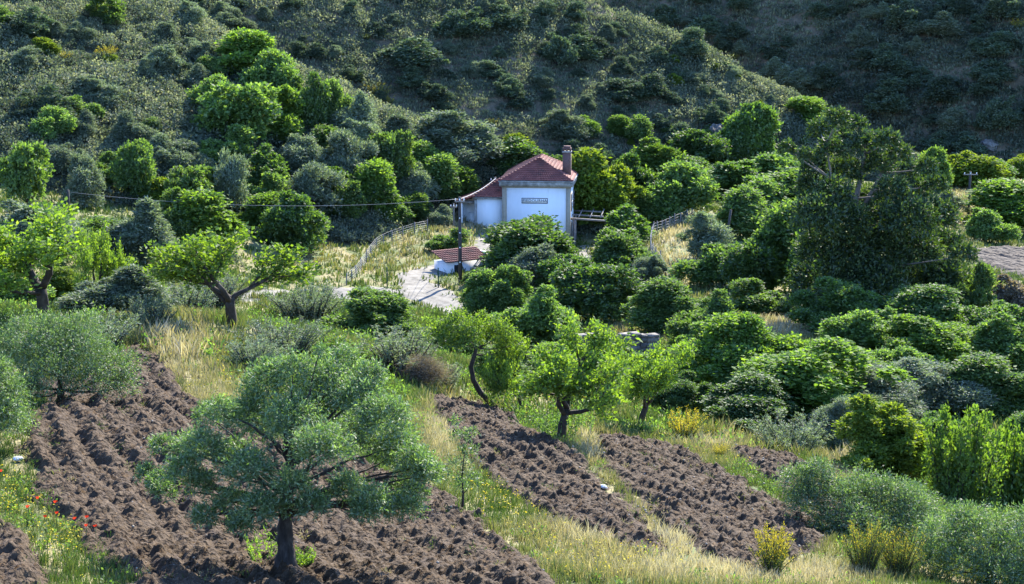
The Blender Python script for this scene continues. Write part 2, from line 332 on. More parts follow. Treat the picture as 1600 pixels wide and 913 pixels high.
def in_poly(P, x, y):
    P = np.asarray(P, float); c = np.zeros(x.shape, bool); j = len(P) - 1
    for i in range(len(P)):
        xi, yi = P[i]; xj, yj = P[j]
        c ^= ((yi > y) != (yj > y)) & (x < (xj - xi) * (y - yi) / (yj - yi + 1e-12) + xi); j = i
    return c
def edge_dist(P, x, y):
    P = np.asarray(P, float); d = np.full(x.shape, 1e9)
    for i in range(len(P)):
        a = P[i - 1]; b = P[i]; ab = b - a; t = np.clip(((x - a[0]) * ab[0] + (y - a[1]) * ab[1]) / (ab @ ab + 1e-9), 0, 1)
        d = np.minimum(d, np.hypot(x - a[0] - t * ab[0], y - a[1] - t * ab[1]))
    return d
def ground_poly(uv): return at_many(uv)[:, :2]
def sheet(name, P, res, fn, mat, wob=0.3, kind='structure'):
    x0, y0 = P.min(0) - 1; x1, y1 = P.max(0) + 1
    xs = np.arange(x0, x1, res); ys = np.arange(y0, y1, res)
    X, Y = np.meshgrid(xs, ys)
    wx = X + wob * 2 * (fbm(X / 0.9, Y / 0.9, 71, 3) - 0.5); wy = Y + wob * 2 * (fbm(X / 0.9, Y / 0.9, 72, 3) - 0.5)
    ins = in_poly(P, wx, wy); D = edge_dist(P, wx, wy) * np.where(ins, 1, -1)
    Z = base_h(X, Y) + fn(X, Y, D)
    nx, ny = len(xs), len(ys)
    i = np.arange(ny - 1)[:, None] * nx + np.arange(nx - 1)[None]
    Q = np.stack([i, i + 1, i + nx + 1, i + nx], -1).reshape(-1, 4); k = (D > -res * 1.5).ravel(); Q = Q[k[Q].all(1)]
    V = np.stack([X, Y, Z], -1).reshape(-1, 3)
    used = np.unique(Q); mp = np.zeros(len(V), int); mp[used] = np.arange(len(used))
    return tag(link(name, np_mesh(name, V[used], [mp[Q]], [mat], smooth=False)), kind=kind)
def clods(X, Y, D):
    wx = X + 0.3 * (fbm(X / 0.5, Y / 0.5, 49, 3) - 0.5); wy = Y + 0.3 * (fbm(X / 0.5, Y / 0.5, 50, 3) - 0.5)
    d1, d2, c = worley(wx / 0.27, wy / 0.27, 41); e1, e2, c2 = worley(wx / 0.13, wy / 0.13, 42)
    big = np.clip((d2 - d1) * 2.2, 0, 1) * np.clip(c * 1.5 - 0.4, 0, 1); sm = np.clip((e2 - e1) * 2.2, 0, 1) * np.clip(c2 * 1.5 - 0.35, 0, 1)
    fur = 0.5 + 0.5 * np.sin((X * 0.93 + Y * 0.36) * 2 * math.pi / 0.78 + 3.5 * fbm(X / 2.5, Y / 2.5, 44, 3))
    h = 0.09 * big + 0.09 * sm + 0.30 * (fur - 0.3) * fbm(X / 1.5, Y / 1.5, 46, 2) + 0.15 * (fbm(X / 0.35, Y / 0.35, 43, 5) - 0.35) + 0.17 * (fbm(X / 0.16, Y / 0.16, 40, 3) - 0.4) + 0.14 * (fbm(X / 2.5, Y / 2.5, 45, 2) - 0.5)
    f = np.clip(D / 0.5, 0, 1)
    return 0.06 + h * f - 0.25 * np.clip(-D / 0.1, 0, 1) - 0.10 * (1 - f)
SOIL = [
 [(210,535),(262,560),(300,620),(420,680),(560,720),(690,765),(740,805),(800,850),(860,890),(880,960),(150,960),(210,913),(100,820),(40,770),(30,690),(60,640),(40,590),(120,600)],
 [(-60,822),(0,824),(60,860),(110,930),(-60,960)],
 [(655,617),(720,626),(800,648),(860,690),(908,715),(970,765),(1012,805),(1060,868),(1000,870),(930,850),(850,815),(790,775),(740,732),(700,690),(672,650)],
 [(915,677),(1010,690),(1110,730),(1190,765),(1290,825),(1310,845),(1265,888),(1160,892),(1085,876),(1025,828),(972,772),(930,722)],
 [(1120,705),(1210,710),(1300,740),(1330,770),(1400,850),(1300,835),(1200,760)],
]
SOILP = [ground_poly(p) for p in SOIL]
for P in SOILP: sheet('tilled_field', P, 0.05, clods, M['soil'], wob=0.7)
FARF = ground_poly([(1490,392),(1560,388),(1680,392),(1700,440),(1600,438),(1540,420)])
sheet('far_tilled_field', FARF, 0.3, lambda X, Y, D: 0.08 + (0.55 * fbm(X / 1.0, Y / 1.0, 47, 4) + 0.25 * np.sin(X * 1.2 + Y * 3.0 + 5 * fbm(X / 5, Y / 5, 9, 2))) * np.clip(D, 0, 1), M['farsoil'])
PATHS = [
 [(612,432),(640,422),(672,416),(705,408),(735,392),(742,372),(760,360),(775,372),(770,400),(735,420),(690,432),(672,440),(700,452),(722,470),(733,500),(712,510),(690,505),(660,480),(625,462)],
 [(330,462),(420,452),(520,449),(600,448),(622,452),(640,462),(560,463),(470,465),(400,472),(330,476)],
 [(896,398),(912,380),(926,385),(932,400),(938,420),(912,418)],
]
PATHP = [ground_poly(p) for p in PATHS]
for P in PATHP: sheet('path', P, 0.3, lambda X, Y, D: 0.07 + 0.10 * (fbm(X / 1.1, Y / 1.1, 48, 4) - 0.5) - 0.12 * np.clip(1 - D / 0.4, 0, 1), M['gravel'], wob=0.9)

# ------------------------------------------------------------------ foliage builders
def leaf_quads(P, d, n, L, W):
    """diamond leaves: base P, direction d, blade normal n"""
    s = unit(np.cross(d, n)); n = np.cross(s, d)
    L = np.broadcast_to(L, (len(P),))[:, None]; W = np.broadcast_to(W, (len(P),))[:, None]
    mid = P + d * L * 0.45 + n * L * 0.06
    V = np.stack([P, mid + s * W / 2, P + d * L, mid - s * W / 2], 1).reshape(-1, 3)
    Q = np.arange(len(P) * 4).reshape(-1, 4)
    return V, Q
def clump_leaves(rng, C, R, tw, m, L, W, squash=0.85, out=1.0, droop=0.0, inner=0.35, tl=0.55, norm_up=0.4):
    """leaf sprays: tw twigs per clump (scaled with its area), m leaves on each twig"""
    C = np.asarray(C, float); R = np.asarray(R, float)
    cnt = np.maximum((tw * (R / np.median(R)) ** 2).astype(int), 3)
    idx = np.repeat(np.arange(len(R)), cnt); n = len(idx)
    dirs = unit(rng.normal(size=(n, 3))); dirs[:, 2] = np.where(dirs[:, 2] < -0.45, -dirs[:, 2], dirs[:, 2])
    rr = inner + (0.72 - inner) * rng.random(n) ** 0.5
    r = R[idx][:, None]
    p0 = C[idx] + dirs * r * rr[:, None] * np.array([1, 1, squash])
    td = unit(dirs * out + rng.normal(0, 0.45, (n, 3)) + np.array([0, 0, 0.25 - droop]))
    t = (np.arange(m) + rng.random((n, m))) / m
    lenr = (tl * (0.6 + 0.8 * rng.random(n)))[:, None] * r
    P = p0[:, None] + td[:, None] * (t * lenr)[..., None]
    P[..., 2] -= droop * 0.35 * (t ** 2) * lenr
    P += rng.normal(0, 0.05, P.shape) * r[:, None]
    dd = unit(td[:, None] * 0.7 + rng.normal(0, 0.6, (n, m, 3)))
    nn = unit(rng.normal(0, 0.6, (n, m, 3)) + dirs[:, None] * 0.5 + np.array([0, 0, norm_up]))
    sz = 0.65 + 0.7 * rng.random((n, m))
    V, Q = leaf_quads(P.reshape(-1, 3), dd.reshape(-1, 3), nn.reshape(-1, 3), (L * sz).ravel(), (W * sz).ravel())
    tint = np.clip(0.5 + 0.25 * rng.normal(size=(n, m)) + (rng.random(n)[:, None] - 0.5) * 0.35, 0, 1).ravel()
    return V, Q, tint
def grow(rng, p, d, L, r, lev, S, mb, tips):
    s = S[lev]; n = s.get('seg', 5); pts = [p]; rad = [r]; dirs = [d]
    for i in range(n):
        d = unit(d + rng.normal(0, s['wob'], 3) + np.array([0, 0, s.get('up', 0)]))
        p = p + d * L / n; pts.append(p); rad.append(r * (1 - (1 - s.get('tap', 0.5)) * (i + 1) / n)); dirs.append(d)
    mb.tube(pts, rad, s.get('n', 5), rough=0.3 if lev < 2 else 0); pts = np.array(pts)
    if lev < len(S) - 1:
        k = s['kids']; ph = rng.random() * 6.28
        for j in range(k):
            t = s['t0'] + (1 - s['t0']) * (j + 0.3 + 0.7 * rng.random()) / k; t = min(t, 1)
            f = t * n; i = min(int(f), n - 1); q = pts[i] + (pts[i + 1] - pts[i]) * (f - i); dl = dirs[i + 1]
            a = unit(np.cross(dl, [0.3, 0.2, 1.0] if abs(dl[2]) < 0.9 else [1, 0.2, 0])); b = np.cross(dl, a)
            az = ph + j * 2.4 + rng.normal(0, 0.3); ang = s['ang'] * rng.uniform(0.75, 1.25)
            c = unit(dl * math.cos(ang) + (a * math.cos(az) + b * math.sin(az)) * math.sin(ang))
            grow(rng, q, c, L * s['lr'] * rng.uniform(0.75, 1.2), max(rad[i] * s['rr'], 0.006), lev + 1, S, mb, tips)
    if s.get('leaf'): tips.append((pts, s['leaf'], s['spread'], L))
def tip_leaves(rng, tips, L, W, lt0=0.15, up=0.2):
    PP = []; DD = []
    for pts, dens, spr, ln in tips:
        k = max(int(dens * ln * rng.uniform(0.7, 1.3)), 2); t = (lt0 + (1 - lt0) * rng.random(k)) * (len(pts) - 1)
        i = np.minimum(t.astype(int), len(pts) - 2); f = (t - i)[:, None]
        PP.append(pts[i] * (1 - f) + pts[i + 1] * f + rng.normal(0, spr, (k, 3))); DD.append(unit(pts[i + 1] - pts[i]))
    P = np.vstack(PP); D = np.vstack(DD); n = len(P)
    dd = unit(D * 0.8 + rng.normal(0, 0.7, (n, 3)) + np.array([0, 0, up])); nn = unit(rng.normal(0, 0.7, (n, 3)) + np.array([0, 0, 0.5]))
    sz = 0.6 + 0.7 * rng.random(n)
    V, Q = leaf_quads(P, dd, nn, L * sz, W * sz)
    return V, Q, np.clip(0.5 + 0.28 * rng.normal(size=n), 0, 1)

# a bush of unit height and unit width, reaching the ground
def bush_mesh(seed, mat, lobes=14, tw=46, m=5, L=0.085, W=0.05, squash=1.3, irr=1.0, droop=0.0, top=1.0, spiky=0.55, flower=0.0, base=0.0, taper=0.0, rl=(0.17, 0.27)):
    rng = np.random.default_rng(seed)
    C = []; R = []
    p1, p2, p3 = rng.random(3) * 6.283
    for i in range(lobes):
        a = rng.random() * 6.283; z = rng.random() ** 0.85
        asym = 1 + irr * (0.30 * math.sin(a + p1) + 0.22 * math.sin(2 * a + p2)); hs = 1 + irr * 0.25 * math.sin(a + p3)
        rad = 0.34 * math.sqrt(max(0.05, 1 - (z * 0.95) ** 2.2)) * (1 - taper * z) * rng.uniform(0.45, 1.2) * asym
        r = rng.uniform(rl[0] * 0.75, rl[1]) * (1 - 0.35 * z * taper) * rng.choice([1, 1, 0.75, 0.55])
        C.append((rad * math.cos(a), rad * math.sin(a), base + 0.10 + z * (0.74 - base) * top * hs)); R.append(r)
    for i in range(int((lobes // 2 + 2) * irr)):
        a = rng.random() * 6.283; z = 0.25 + 0.75 * rng.random(); rad = 0.40 * math.sqrt(max(0.04, 1 - (z * 0.97) ** 2.2)) * (1 + 0.30 * math.sin(a + p1) + 0.22 * math.sin(2 * a + p2)) * rng.uniform(0.8, 1.2) * (1 - taper * z)
        C.append((rad * math.cos(a), rad * math.sin(a), base + 0.12 + z * (0.86 - base) * (1 + 0.2 * math.sin(a + p3)))); R.append(rng.uniform(0.07, 0.11))
    C.append((0, 0, base + 0.32)); R.append(0.26); C = np.array(C); R = np.array(R)
    V, Q, T = clump_leaves(rng, C, R, tw, m, L, W, droop=droop, tl=spiky, squash=squash)
    lo = V.reshape(-1, 4, 3)[:, :, 2].min(1) > 0.0
    V = V.reshape(-1, 4, 3)[lo].reshape(-1, 3); T = T[lo]; Q = np.arange(len(V)).reshape(-1, 4)
    # unit box
    V[:, :2] /= np.percentile(np.abs(V[:, :2]), 96) * 2; V[:, 2] /= np.percentile(V[:, 2], 98)
    mb = MB()
    for k in range(5):
        a = rng.random() * 6.28; e = C[rng.integers(len(C))] * np.array([0.9, 0.9, 0.8])
        mb.tube([(0.03 * math.cos(a), 0.03 * math.sin(a), -0.06), e * 0.5 + np.array([0, 0, 0.05]), e], [0.02, 0.014, 0.005], 5)
    BV, bf = mb.faces(); BQ = bf[0]; BT = bf[1]
    o = len(V); mats = [mat, M['bark']]; mi = np.zeros(len(Q), int)
    if flower > 0:
        z = V.reshape(-1, 4, 3)[:, :, 2].mean(1); mi = np.where(rng.random(len(Q)) < flower * np.clip(z * 1.6, 0.15, 1.2), 2, 0); mats.append(LM['flower'])
    return np_mesh('bush', np.vstack([V, BV]), [Q, BQ + o, BT + o], mats, np.concatenate([T, np.full(len(BQ) + len(BT), 0.5)]), np.concatenate([mi, np.ones(len(BQ) + len(BT), int)]))
def shoots_mesh(seed, mat, n=34, per=330, L=0.05, W=0.028, flower=0.0, lean0=0.16, sp0=0.085, r0=0.30):
    rng = np.random.default_rng(seed); PP = []; DD = []; mb = MB()
    for i in range(n):
        a = rng.random() * 6.283; r = r0 * math.sqrt(rng.random()); h = rng.uniform(0.5, 1.0) * (1 - 0.5 * r)
        b = np.array([r * math.cos(a), r * math.sin(a), -0.03]); lean = np.array([lean0 * math.cos(a) * r / r0, lean0 * math.sin(a) * r / r0, 0]) + rng.normal(0, 0.03 + lean0 * 0.2, 3) * np.array([1, 1, 0])
        t = rng.random(per) ** 0.9; sp = sp0 * (1.05 - t)[:, None] + 0.012
        PP.append(b + lean * (t ** 1.3)[:, None] + np.array([0, 0, 1.0]) * (t * h)[:, None] + rng.normal(0, 1, (per, 3)) * sp)
        DD.append(np.tile(unit(np.array([lean[0], lean[1], h])), (per, 1)))
        mb.tube([b, b + lean * 0.4 + np.array([0, 0, h * 0.5]), b + lean + np.array([0, 0, h * 0.95])], [0.012, 0.008, 0.003], 5)
    P = np.vstack(PP); D = unit(np.vstack(DD) * 0.6 + rng.normal(0, 0.6, P.shape)); k = len(P)
    V, Q = leaf_quads(P, D, unit(rng.normal(0, 0.7, P.shape) + np.array([0, 0, 0.4])), L * rng.uniform(0.6, 1.3, k), W * rng.uniform(0.7, 1.2, k))
    BV, bf = mb.faces(); o = len(V)
    return np_mesh('shoots', np.vstack([V, BV]), [Q, bf[0] + o, bf[1] + o], [mat, M['bark'], LM['flower']], np.concatenate([np.clip(0.5 + 0.25 * rng.normal(size=k), 0, 1), np.full(len(bf[0]) + len(bf[1]), .5)]), np.concatenate([np.where(rng.random(k) < flower * np.clip(P[:, 2] * 2 - 0.3, 0, 1), 2, 0), np.ones(len(bf[0]) + len(bf[1]), int)]))
# a tree made of leaf clumps carried on a trunk with limbs: (trunk mesh, crown mesh), local metres
def clump_tree(seed, mat, C, R, trunk, r0, tw=40, m=5, L=0.2, W=0.1, bark='bark', droop=0.0, tl=0.55, limbs=None, sq=0.85):
    rng = np.random.default_rng(seed); C = np.asarray(C, float); R = np.asarray(R, float)
    V, Q, T = clump_leaves(rng, C, R, tw, m, L, W, droop=droop, tl=tl, squash=sq)
    crown = np_mesh('crown', V, [Q], [mat], T)
    mb = MB(); tp = np.asarray(trunk, float)
    rad = np.linspace(r0, r0 * 0.35, len(tp)); rad[0] = r0 * 1.5
    mb.tube(tp, rad, 9)
    for k in (range(len(C)) if limbs is None else rng.choice(len(C), limbs, replace=False)):
        c = C[k]; cand = tp[1:]; j = 1 + int(np.argmin(np.linalg.norm(cand - c, axis=1) + 1.2 * np.maximum(cand[:, 2] - c[2] + 0.2, 0)))
        p0 = tp[j]; mid = (p0 * 0.55 + c * 0.45) + np.array([0, 0, -0.12 * np.linalg.norm(c - p0)]) + rng.normal(0, 0.05, 3) * np.linalg.norm(c - p0)
        a = rad[j] * 0.55
        ts = np.linspace(0, 1, 6)[:, None]; pts = (1 - ts) ** 2 * p0 + 2 * ts * (1 - ts) * mid + ts ** 2 * c
        mb.tube(pts, np.linspace(a, a * 0.2, 6), 6)
    return mb.mesh('trunk', M[bark], True), crown

# ------------------------------------------------------------------ station house
def Hz(x, y): return float(H(np.array([x]), np.array([y]))[0])
def tiled_slope(mb, A, B, C, D, row=0.36, col=0.30):
    """roof tiles laid from the eave A-B up to C-D (above B, above A)"""
    A, B, C, D = [np.array(p, float) for p in (A, B, C, D)]
    nrm = unit(np.cross(B - A, D - A)); nrm = nrm if nrm[2] > 0 else -nrm
    hgt = np.linalg.norm((D + C) / 2 - (A + B) / 2); rows = max(int(hgt / row), 2); cols = max(int(np.linalg.norm(B - A) / col), 2)
    for r in range(rows):
        tv = np.array([r / rows, (r + 1.12) / rows]).clip(0, 1); s = np.linspace(0, 1, cols * 6 + 1)
        wav = 0.045 * np.abs(np.sin(s * cols * math.pi)) ** 0.8
        V = []
        for q, t in enumerate(tv):
            L = A + (D - A) * t; R = B + (C - B) * t
            V.append(L + (R - L) * s[:, None] + nrm * (wav + (0.075 if q == 0 else 0.012))[:, None])
        lip = V[0] - nrm * 0.05
        V = np.vstack([lip, V[0], V[1]]); n = len(s); i = np.arange(n - 1)
        mb.add(V, np.vstack([np.stack([i + k * n, i + 1 + k * n, i + 1 + (k + 1) * n, i + (k + 1) * n], 1) for k in (0, 1)]))
def capline(mb, a, b, r=0.11):
    a, b = np.array(a, float), np.array(b, float); n = max(int(np.linalg.norm(b - a) / 0.4), 2)
    for i in range(n):
        p = a + (b - a) * i / n; q = a + (b - a) * (i + 1.08) / n
        mb.tube([p + (0, 0, 0.03), q + (0, 0, 0.0)], [r * 1.08, r * 0.9], 8)
HX, HY = pix(838, 300, 187)[0], 187.0
house = empty('station_house', (HX, HY, 0), math.radians(-5.5))
W2, LEN, ZB, ZW, ZC = 3.55, 10.5, -0.5, 7.28, 8.02
mb = MB(); mb.box(-W2, W2, 0, LEN, ZB, ZW); mb.build('main_wall', M['white'], house)
for sx in (-1, 1):
    for y0, y1 in ((-0.06, 0.42), (LEN - 0.42, LEN + 0.06)):
        mb = MB(); a, b = sorted((sx * (W2 - 0.42), sx * (W2 + 0.06)))
        mb.box(a, b, y0, y1, ZB - 0.01, ZW - 0.003); mb.build('corner_pilaster', M['stone'], house)
mb = MB(); mb.box(-W2 - 0.10, W2 + 0.10, -0.10, LEN + 0.1, ZW, ZW + 0.16); mb.build('frieze', M['stone'], house)
mb = MB(); mb.box(-W2 - 0.34, W2 + 0.34, -0.34, LEN + 0.34, ZW + 0.163, ZC - 0.12); mb.box(-W2 - 0.42, W2 + 0.42, -0.42, LEN + 0.42, ZC - 0.117, ZC)
cornice = mb.build('cornice', M['cornice'], house)
e = 0.3; x0, x1, y0, y1 = -W2 - e, W2 + e, -e, LEN + e; zr = ZC + 2.05; a = (0, 3.6, zr); b = (0, LEN - 3.6, zr)
mb = MB(); z = ZC + 0.02
tiled_slope(mb, (x0, y0, z), (x1, y0, z), a, a); tiled_slope(mb, (x1, y0, z), (x1, y1, z), b, a)
tiled_slope(mb, (x1, y1, z), (x0, y1, z), b, b); tiled_slope(mb, (x0, y1, z), (x0, y0, z), a, b)
roof = mb.build('roof', M['tile'], house)
mb = MB()
for p in ((x0, y0, z), (x1, y0, z)): capline(mb, p, a)
for p in ((x0, y1, z), (x1, y1, z)): capline(mb, p, b)
capline(mb, a, b); mb.build('ridge_tiles', M['tile'], roof)
mb = MB(); cx, cyy = 3.0, 3.1
mb.box(cx - 0.44, cx + 0.44, cyy - 0.44, cyy + 0.44, ZC - 0.1, 10.75); ch = mb.build('chimney', M['brick'], house)
mb = MB(); mb.box(cx - 0.5, cx + 0.5, cyy - 0.5, cyy + 0.5, 10.753, 10.88); mb.build('chimney_collar', M['cornice'], ch)
mb = MB()
for i in (-1, 0, 1):
    for j in (-1, 0, 1):
        if i or j: mb.box(cx + i * 0.38 - 0.07, cx + i * 0.38 + 0.07, cyy + j * 0.38 - 0.07, cyy + j * 0.38 + 0.07, 10.883, 11.1)
mb.build('chimney_vent', M['brick'], ch)
mb = MB(); mb.box(cx - 0.46, cx + 0.46, cyy - 0.46, cyy + 0.46, 11.103, 11.2); mb.box(cx - 0.36, cx + 0.36, cyy - 0.36, cyy + 0.36, 11.203, 11.42); mb.build('chimney_cap', M['brick'], ch)
# openings of the track side
for i, yy in enumerate((2.1, 5.0, 7.9)):
    for zz, hh, nm in ((1.0, 2.4, 'door'), (4.7, 1.7, 'window')):
        mb = MB(); mb.box(W2 + 0.004, W2 + 0.05, yy - 0.7, yy + 0.7, zz - 0.1, zz + hh + 0.15); fr = mb.build(nm, M['stone'], house)
        mb = MB(); mb.box(W2 + 0.052, W2 + 0.07, yy - 0.52, yy + 0.52, zz, zz + hh); mb.build('pane', M['dark'], fr)
        if nm == 'window':
            mb = MB(); mb.box(W2 + 0.072, W2 + 0.10, yy - 0.03, yy + 0.03, zz, zz + hh); mb.box(W2 + 0.072, W2 + 0.10, yy - 0.52, yy + 0.52, zz + 0.9, zz + 0.96); mb.build('sash', M['white'], fr)
# name board of painted tiles
sx, sz = -0.17, 5.92
mb = MB(); mb.box(sx - 1.38, sx + 1.38, -0.03, -0.004, sz - 0.29, sz + 0.29); board = mb.build('name_board', M['porcelain'], house)
mb = MB()
for q in ((sx - 1.38, sx + 1.38, sz + 0.225, sz + 0.292), (sx - 1.38, sx + 1.38, sz - 0.292, sz - 0.225), (sx - 1.382, sx - 1.32, sz - 0.224, sz + 0.224), (sx + 1.32, sx + 1.382, sz - 0.224, sz + 0.224)):
    mb.box(q[0], q[1], -0.042, -0.033, q[2], q[3])
mb.build('board_border', M['black'], board)
fc = bpy.data.curves.new('letters', 'FONT'); fc.body = 'PIEDOURHA'; fc.size = 0.42; fc.align_x = 'CENTER'; fc.align_y = 'CENTER'; fc.extrude = 0.004; fc.offset = 0.0; fc.space_character = 1.15
fo = bpy.data.objects.new('letters', fc); COL.objects.link(fo); bpy.context.view_layer.update()
lm = bpy.data.meshes.new_from_object(fo.evaluated_get(bpy.context.evaluated_depsgraph_get())); bpy.data.objects.remove(fo)
lm.materials.clear(); lm.materials.append(M['black'])
link('letters', lm, board, (sx, -0.04, sz), (math.pi / 2, 0, 0))
# low left wing with its porch
mb = MB(); mb.box(-6.55, -W2 - 0.065, 0.5, 7.5, 1.2, 6.12); mb.build('wing_wall', M['white'], house)
mb = MB(); mb.box(-6.62, -6.34, 0.44, 0.8, 1.19, 6.1); mb.build('corner_pilaster', M['cornice'], house)
mb = MB(); mb.box(-8.3, -7.92, 0.7, 1.1, 1.2, 5.45); mb.build('porch_pillar', M['white'], house)
mb = MB(); mb.box(-8.3, -6.56, 3.0, 3.2, 1.2, 5.6); mb.build('porch_wall', M['white'], house)
mb = MB(); mb.box(-7.5, -6.85, 2.5, 2.99, 1.2, 4.2); mb.build('porch_cupboard', M['white'], house)
mb = MB(); mb.box(-8.35, -6.56, 0.72, 0.98, 5.453, 5.68); mb.build('porch_beam', M['wood'], house)
mb = MB(); R0 = (-W2 - 0.1, 4.0, 8.1); FL = (-6.85, 0.2, 6.2); BL = (-6.85, 7.8, 6.2)
tiled_slope(mb, FL, (-W2 - 0.1, 0.2, 6.2), R0, (-W2 - 0.3, 4.0, 8.05)); tiled_slope(mb, BL, FL, R0, R0)
tiled_slope(mb, (-8.6, 7.6, 5.62), (-8.6, 0.5, 5.62), (-6.6, 0.5, 6.25), (-6.6, 7.6, 6.25)); tiled_slope(mb, (-W2 - 0.1, 7.8, 6.2), BL, R0, R0)
wr = mb.build('wing_roof', M['tile'], house)
mb = MB(); capline(mb, FL, R0, 0.13); capline(mb, (-8.6, 0.5, 5.66), (-6.7, 0.4, 6.25), 0.12); mb.build('ridge_tiles', M['tile'], wr)
mb = MB(); mb.box(-6.8, -W2 - 0.1, 0.25, 0.49, 6.0, 6.15); mb.build('eave', M['cornice'], wr)
# bare timber canopy over the platform
can = None
for k, (p, q, r) in enumerate([((W2 + .05, 0.6, 4.0), (W2 + 4.0, 0.2, 3.82), 0.12), ((W2 + .05, 3.2, 4.05), (W2 + 3.4, 2.8, 3.92), 0.10), ((W2 + .05, 6.2, 4.1), (W2 + 3.0, 6.0, 4.0), 0.10)]):
    mb = MB(); mb.tube([p, q], [r, r], 4); o = mb.build('canopy_beam', M['wood'], house)
for xx in (0.9, 2.1, 3.2):
    mb = MB(); mb.tube([(W2 + xx, 0.2, 4.2), (W2 + xx + 0.1, 6.3, 4.3)], [0.07, 0.07], 4); mb.build('canopy_rafter', M['wood'], house)
mb = MB(); mb.tube([(W2 + 0.5, 0.6, -0.5), (W2 + 0.42, 0.6, 4.0)], [0.11, 0.11], 6); mb.build('canopy_post', M['wood'], house)
mb = MB(); mb.tube([(W2 + 0.35, 4.2, -0.5), (W2 + 0.35, 4.2, 4.0)], [0.10, 0.10], 6); mb.build('canopy_post', M['wood'], house)
tag(house, 'white station house with red hip roof, brick chimney and a lettered name board', 'station house')

# ------------------------------------------------------------------ tiled shed, steps, walls
p = at(697, 428); q = pix(763, 420, 166.5); shx, shy = p[0], p[1]
ang = math.atan2(q[1] - shy, q[0] - shx); Ls = math.hypot(q[0] - shx, q[1] - shy); zg = Hz(shx, shy)
shed = empty('tiled_shed', (shx, shy, zg), ang)
ht = pix(697, 410, shy)[2] - zg
mb = MB(); mb.box(0.1, Ls, 0.0, 2.2, -1.5, ht - 0.1); mb.build('shed_wall', M['white'], shed)
mb = MB(); mb.box(Ls + 0.002, Ls + 0.2, -0.1, 2.3, -1.5, ht + 0.5); mb.build('end_wall', M['white'], shed)
mb = MB(); mb.box(0.9, 1.8, -0.03, -0.003, -0.5, ht - 0.35); mb.build('door', M['dark'], shed)
mb = MB(); tiled_slope(mb, (-0.2, -0.3, ht - 0.05), (Ls + 0.05, -0.3, ht - 0.05), (Ls + 0.05, 2.3, ht + 0.75), (-0.2, 2.3, ht + 0.75), 0.36, 0.26); mb.build('roof', M['tile'], shed)
tag(shed, 'small low whitewashed shed with a red tile roof behind the power pole', 'shed')
sp = at(915, 415); st = empty('concrete_steps', tuple(sp), 0)
for k in range(3):
    mb = MB(); mb.box(-0.9 - 0.25 * k, 0.9 + 0.35 * k, -0.7 * k, -0.7 * k + 0.66, -0.6, 0.30 - 0.14 * k); mb.build('step', M['gravel'], st)
tag(st, 'short flight of pale concrete steps at the end of the platform', 'steps')
def stone_wall(pts, h, th, label, cope=True, name='stone_wall'):
    P = at_many(pts); e = empty(name, tuple(P[0])); P = P - P[0]
    rng = np.random.default_rng(int(abs(P[-1, 0]) * 100)); mb = MB(); mc = MB()
    for a, b in zip(P[:-1], P[1:]):
        d = b - a; L = np.linalg.norm(d[:2]); d2 = d[:2] / L; nn = np.array([-d2[1], d2[0]]); t = 0
        while t < L:
            w_ = rng.uniform(0.35, 0.8)
            zz = -0.5
            while zz < h:
                hh = rng.uniform(0.2, 0.34); o = rng.uniform(0, 0.06)
                c0 = a[:2] + d2 * t - nn * o; c1 = a[:2] + d2 * min(t + w_ - 0.015, L) - nn * o
                z0 = a[2] + d[2] * t / L + zz
                V = [(*c0, z0), (*c1, z0), (*(c1 + nn * th), z0), (*(c0 + nn * th), z0)]; V += [(x, y, z + hh - 0.012) for x, y, z in V]
                mb.add(V, [(0,3,2,1),(4,5,6,7),(0,1,5,4),(1,2,6,5),(2,3,7,6),(3,0,4,7)]); zz += hh
            if cope:
                c0 = a[:2] + d2 * t - nn * 0.08; c1 = a[:2] + d2 * min(t + w_ * 1.0, L) - nn * 0.08; z0 = a[2] + d[2] * t / L + max(zz, h) + 0.003
                V = [(*c0, z0), (*c1, z0), (*(c1 + nn * (th + .16)), z0), (*(c0 + nn * (th + .16)), z0)]; V += [(x, y, z + 0.10 + 0.04 * rng.random()) for x, y, z in V]
                mc.add(V, [(0,3,2,1),(4,5,6,7),(0,1,5,4),(1,2,6,5),(2,3,7,6),(3,0,4,7)])
            t += w_
    mb.build('masonry', M['rock'], e)
    if cope: mc.build('coping', M['rock'], e)
    tag(e, label, 'wall')
stone_wall([(900, 560), (960, 559), (1030, 557)], 1.0, 0.5, 'dark ruined stone retaining wall with pale coping among the almond crowns')
stone_wall([(746, 437), (762, 447), (776, 462)], 0.5, 0.3, 'low pale kerb wall running down from the power pole behind the bushes')

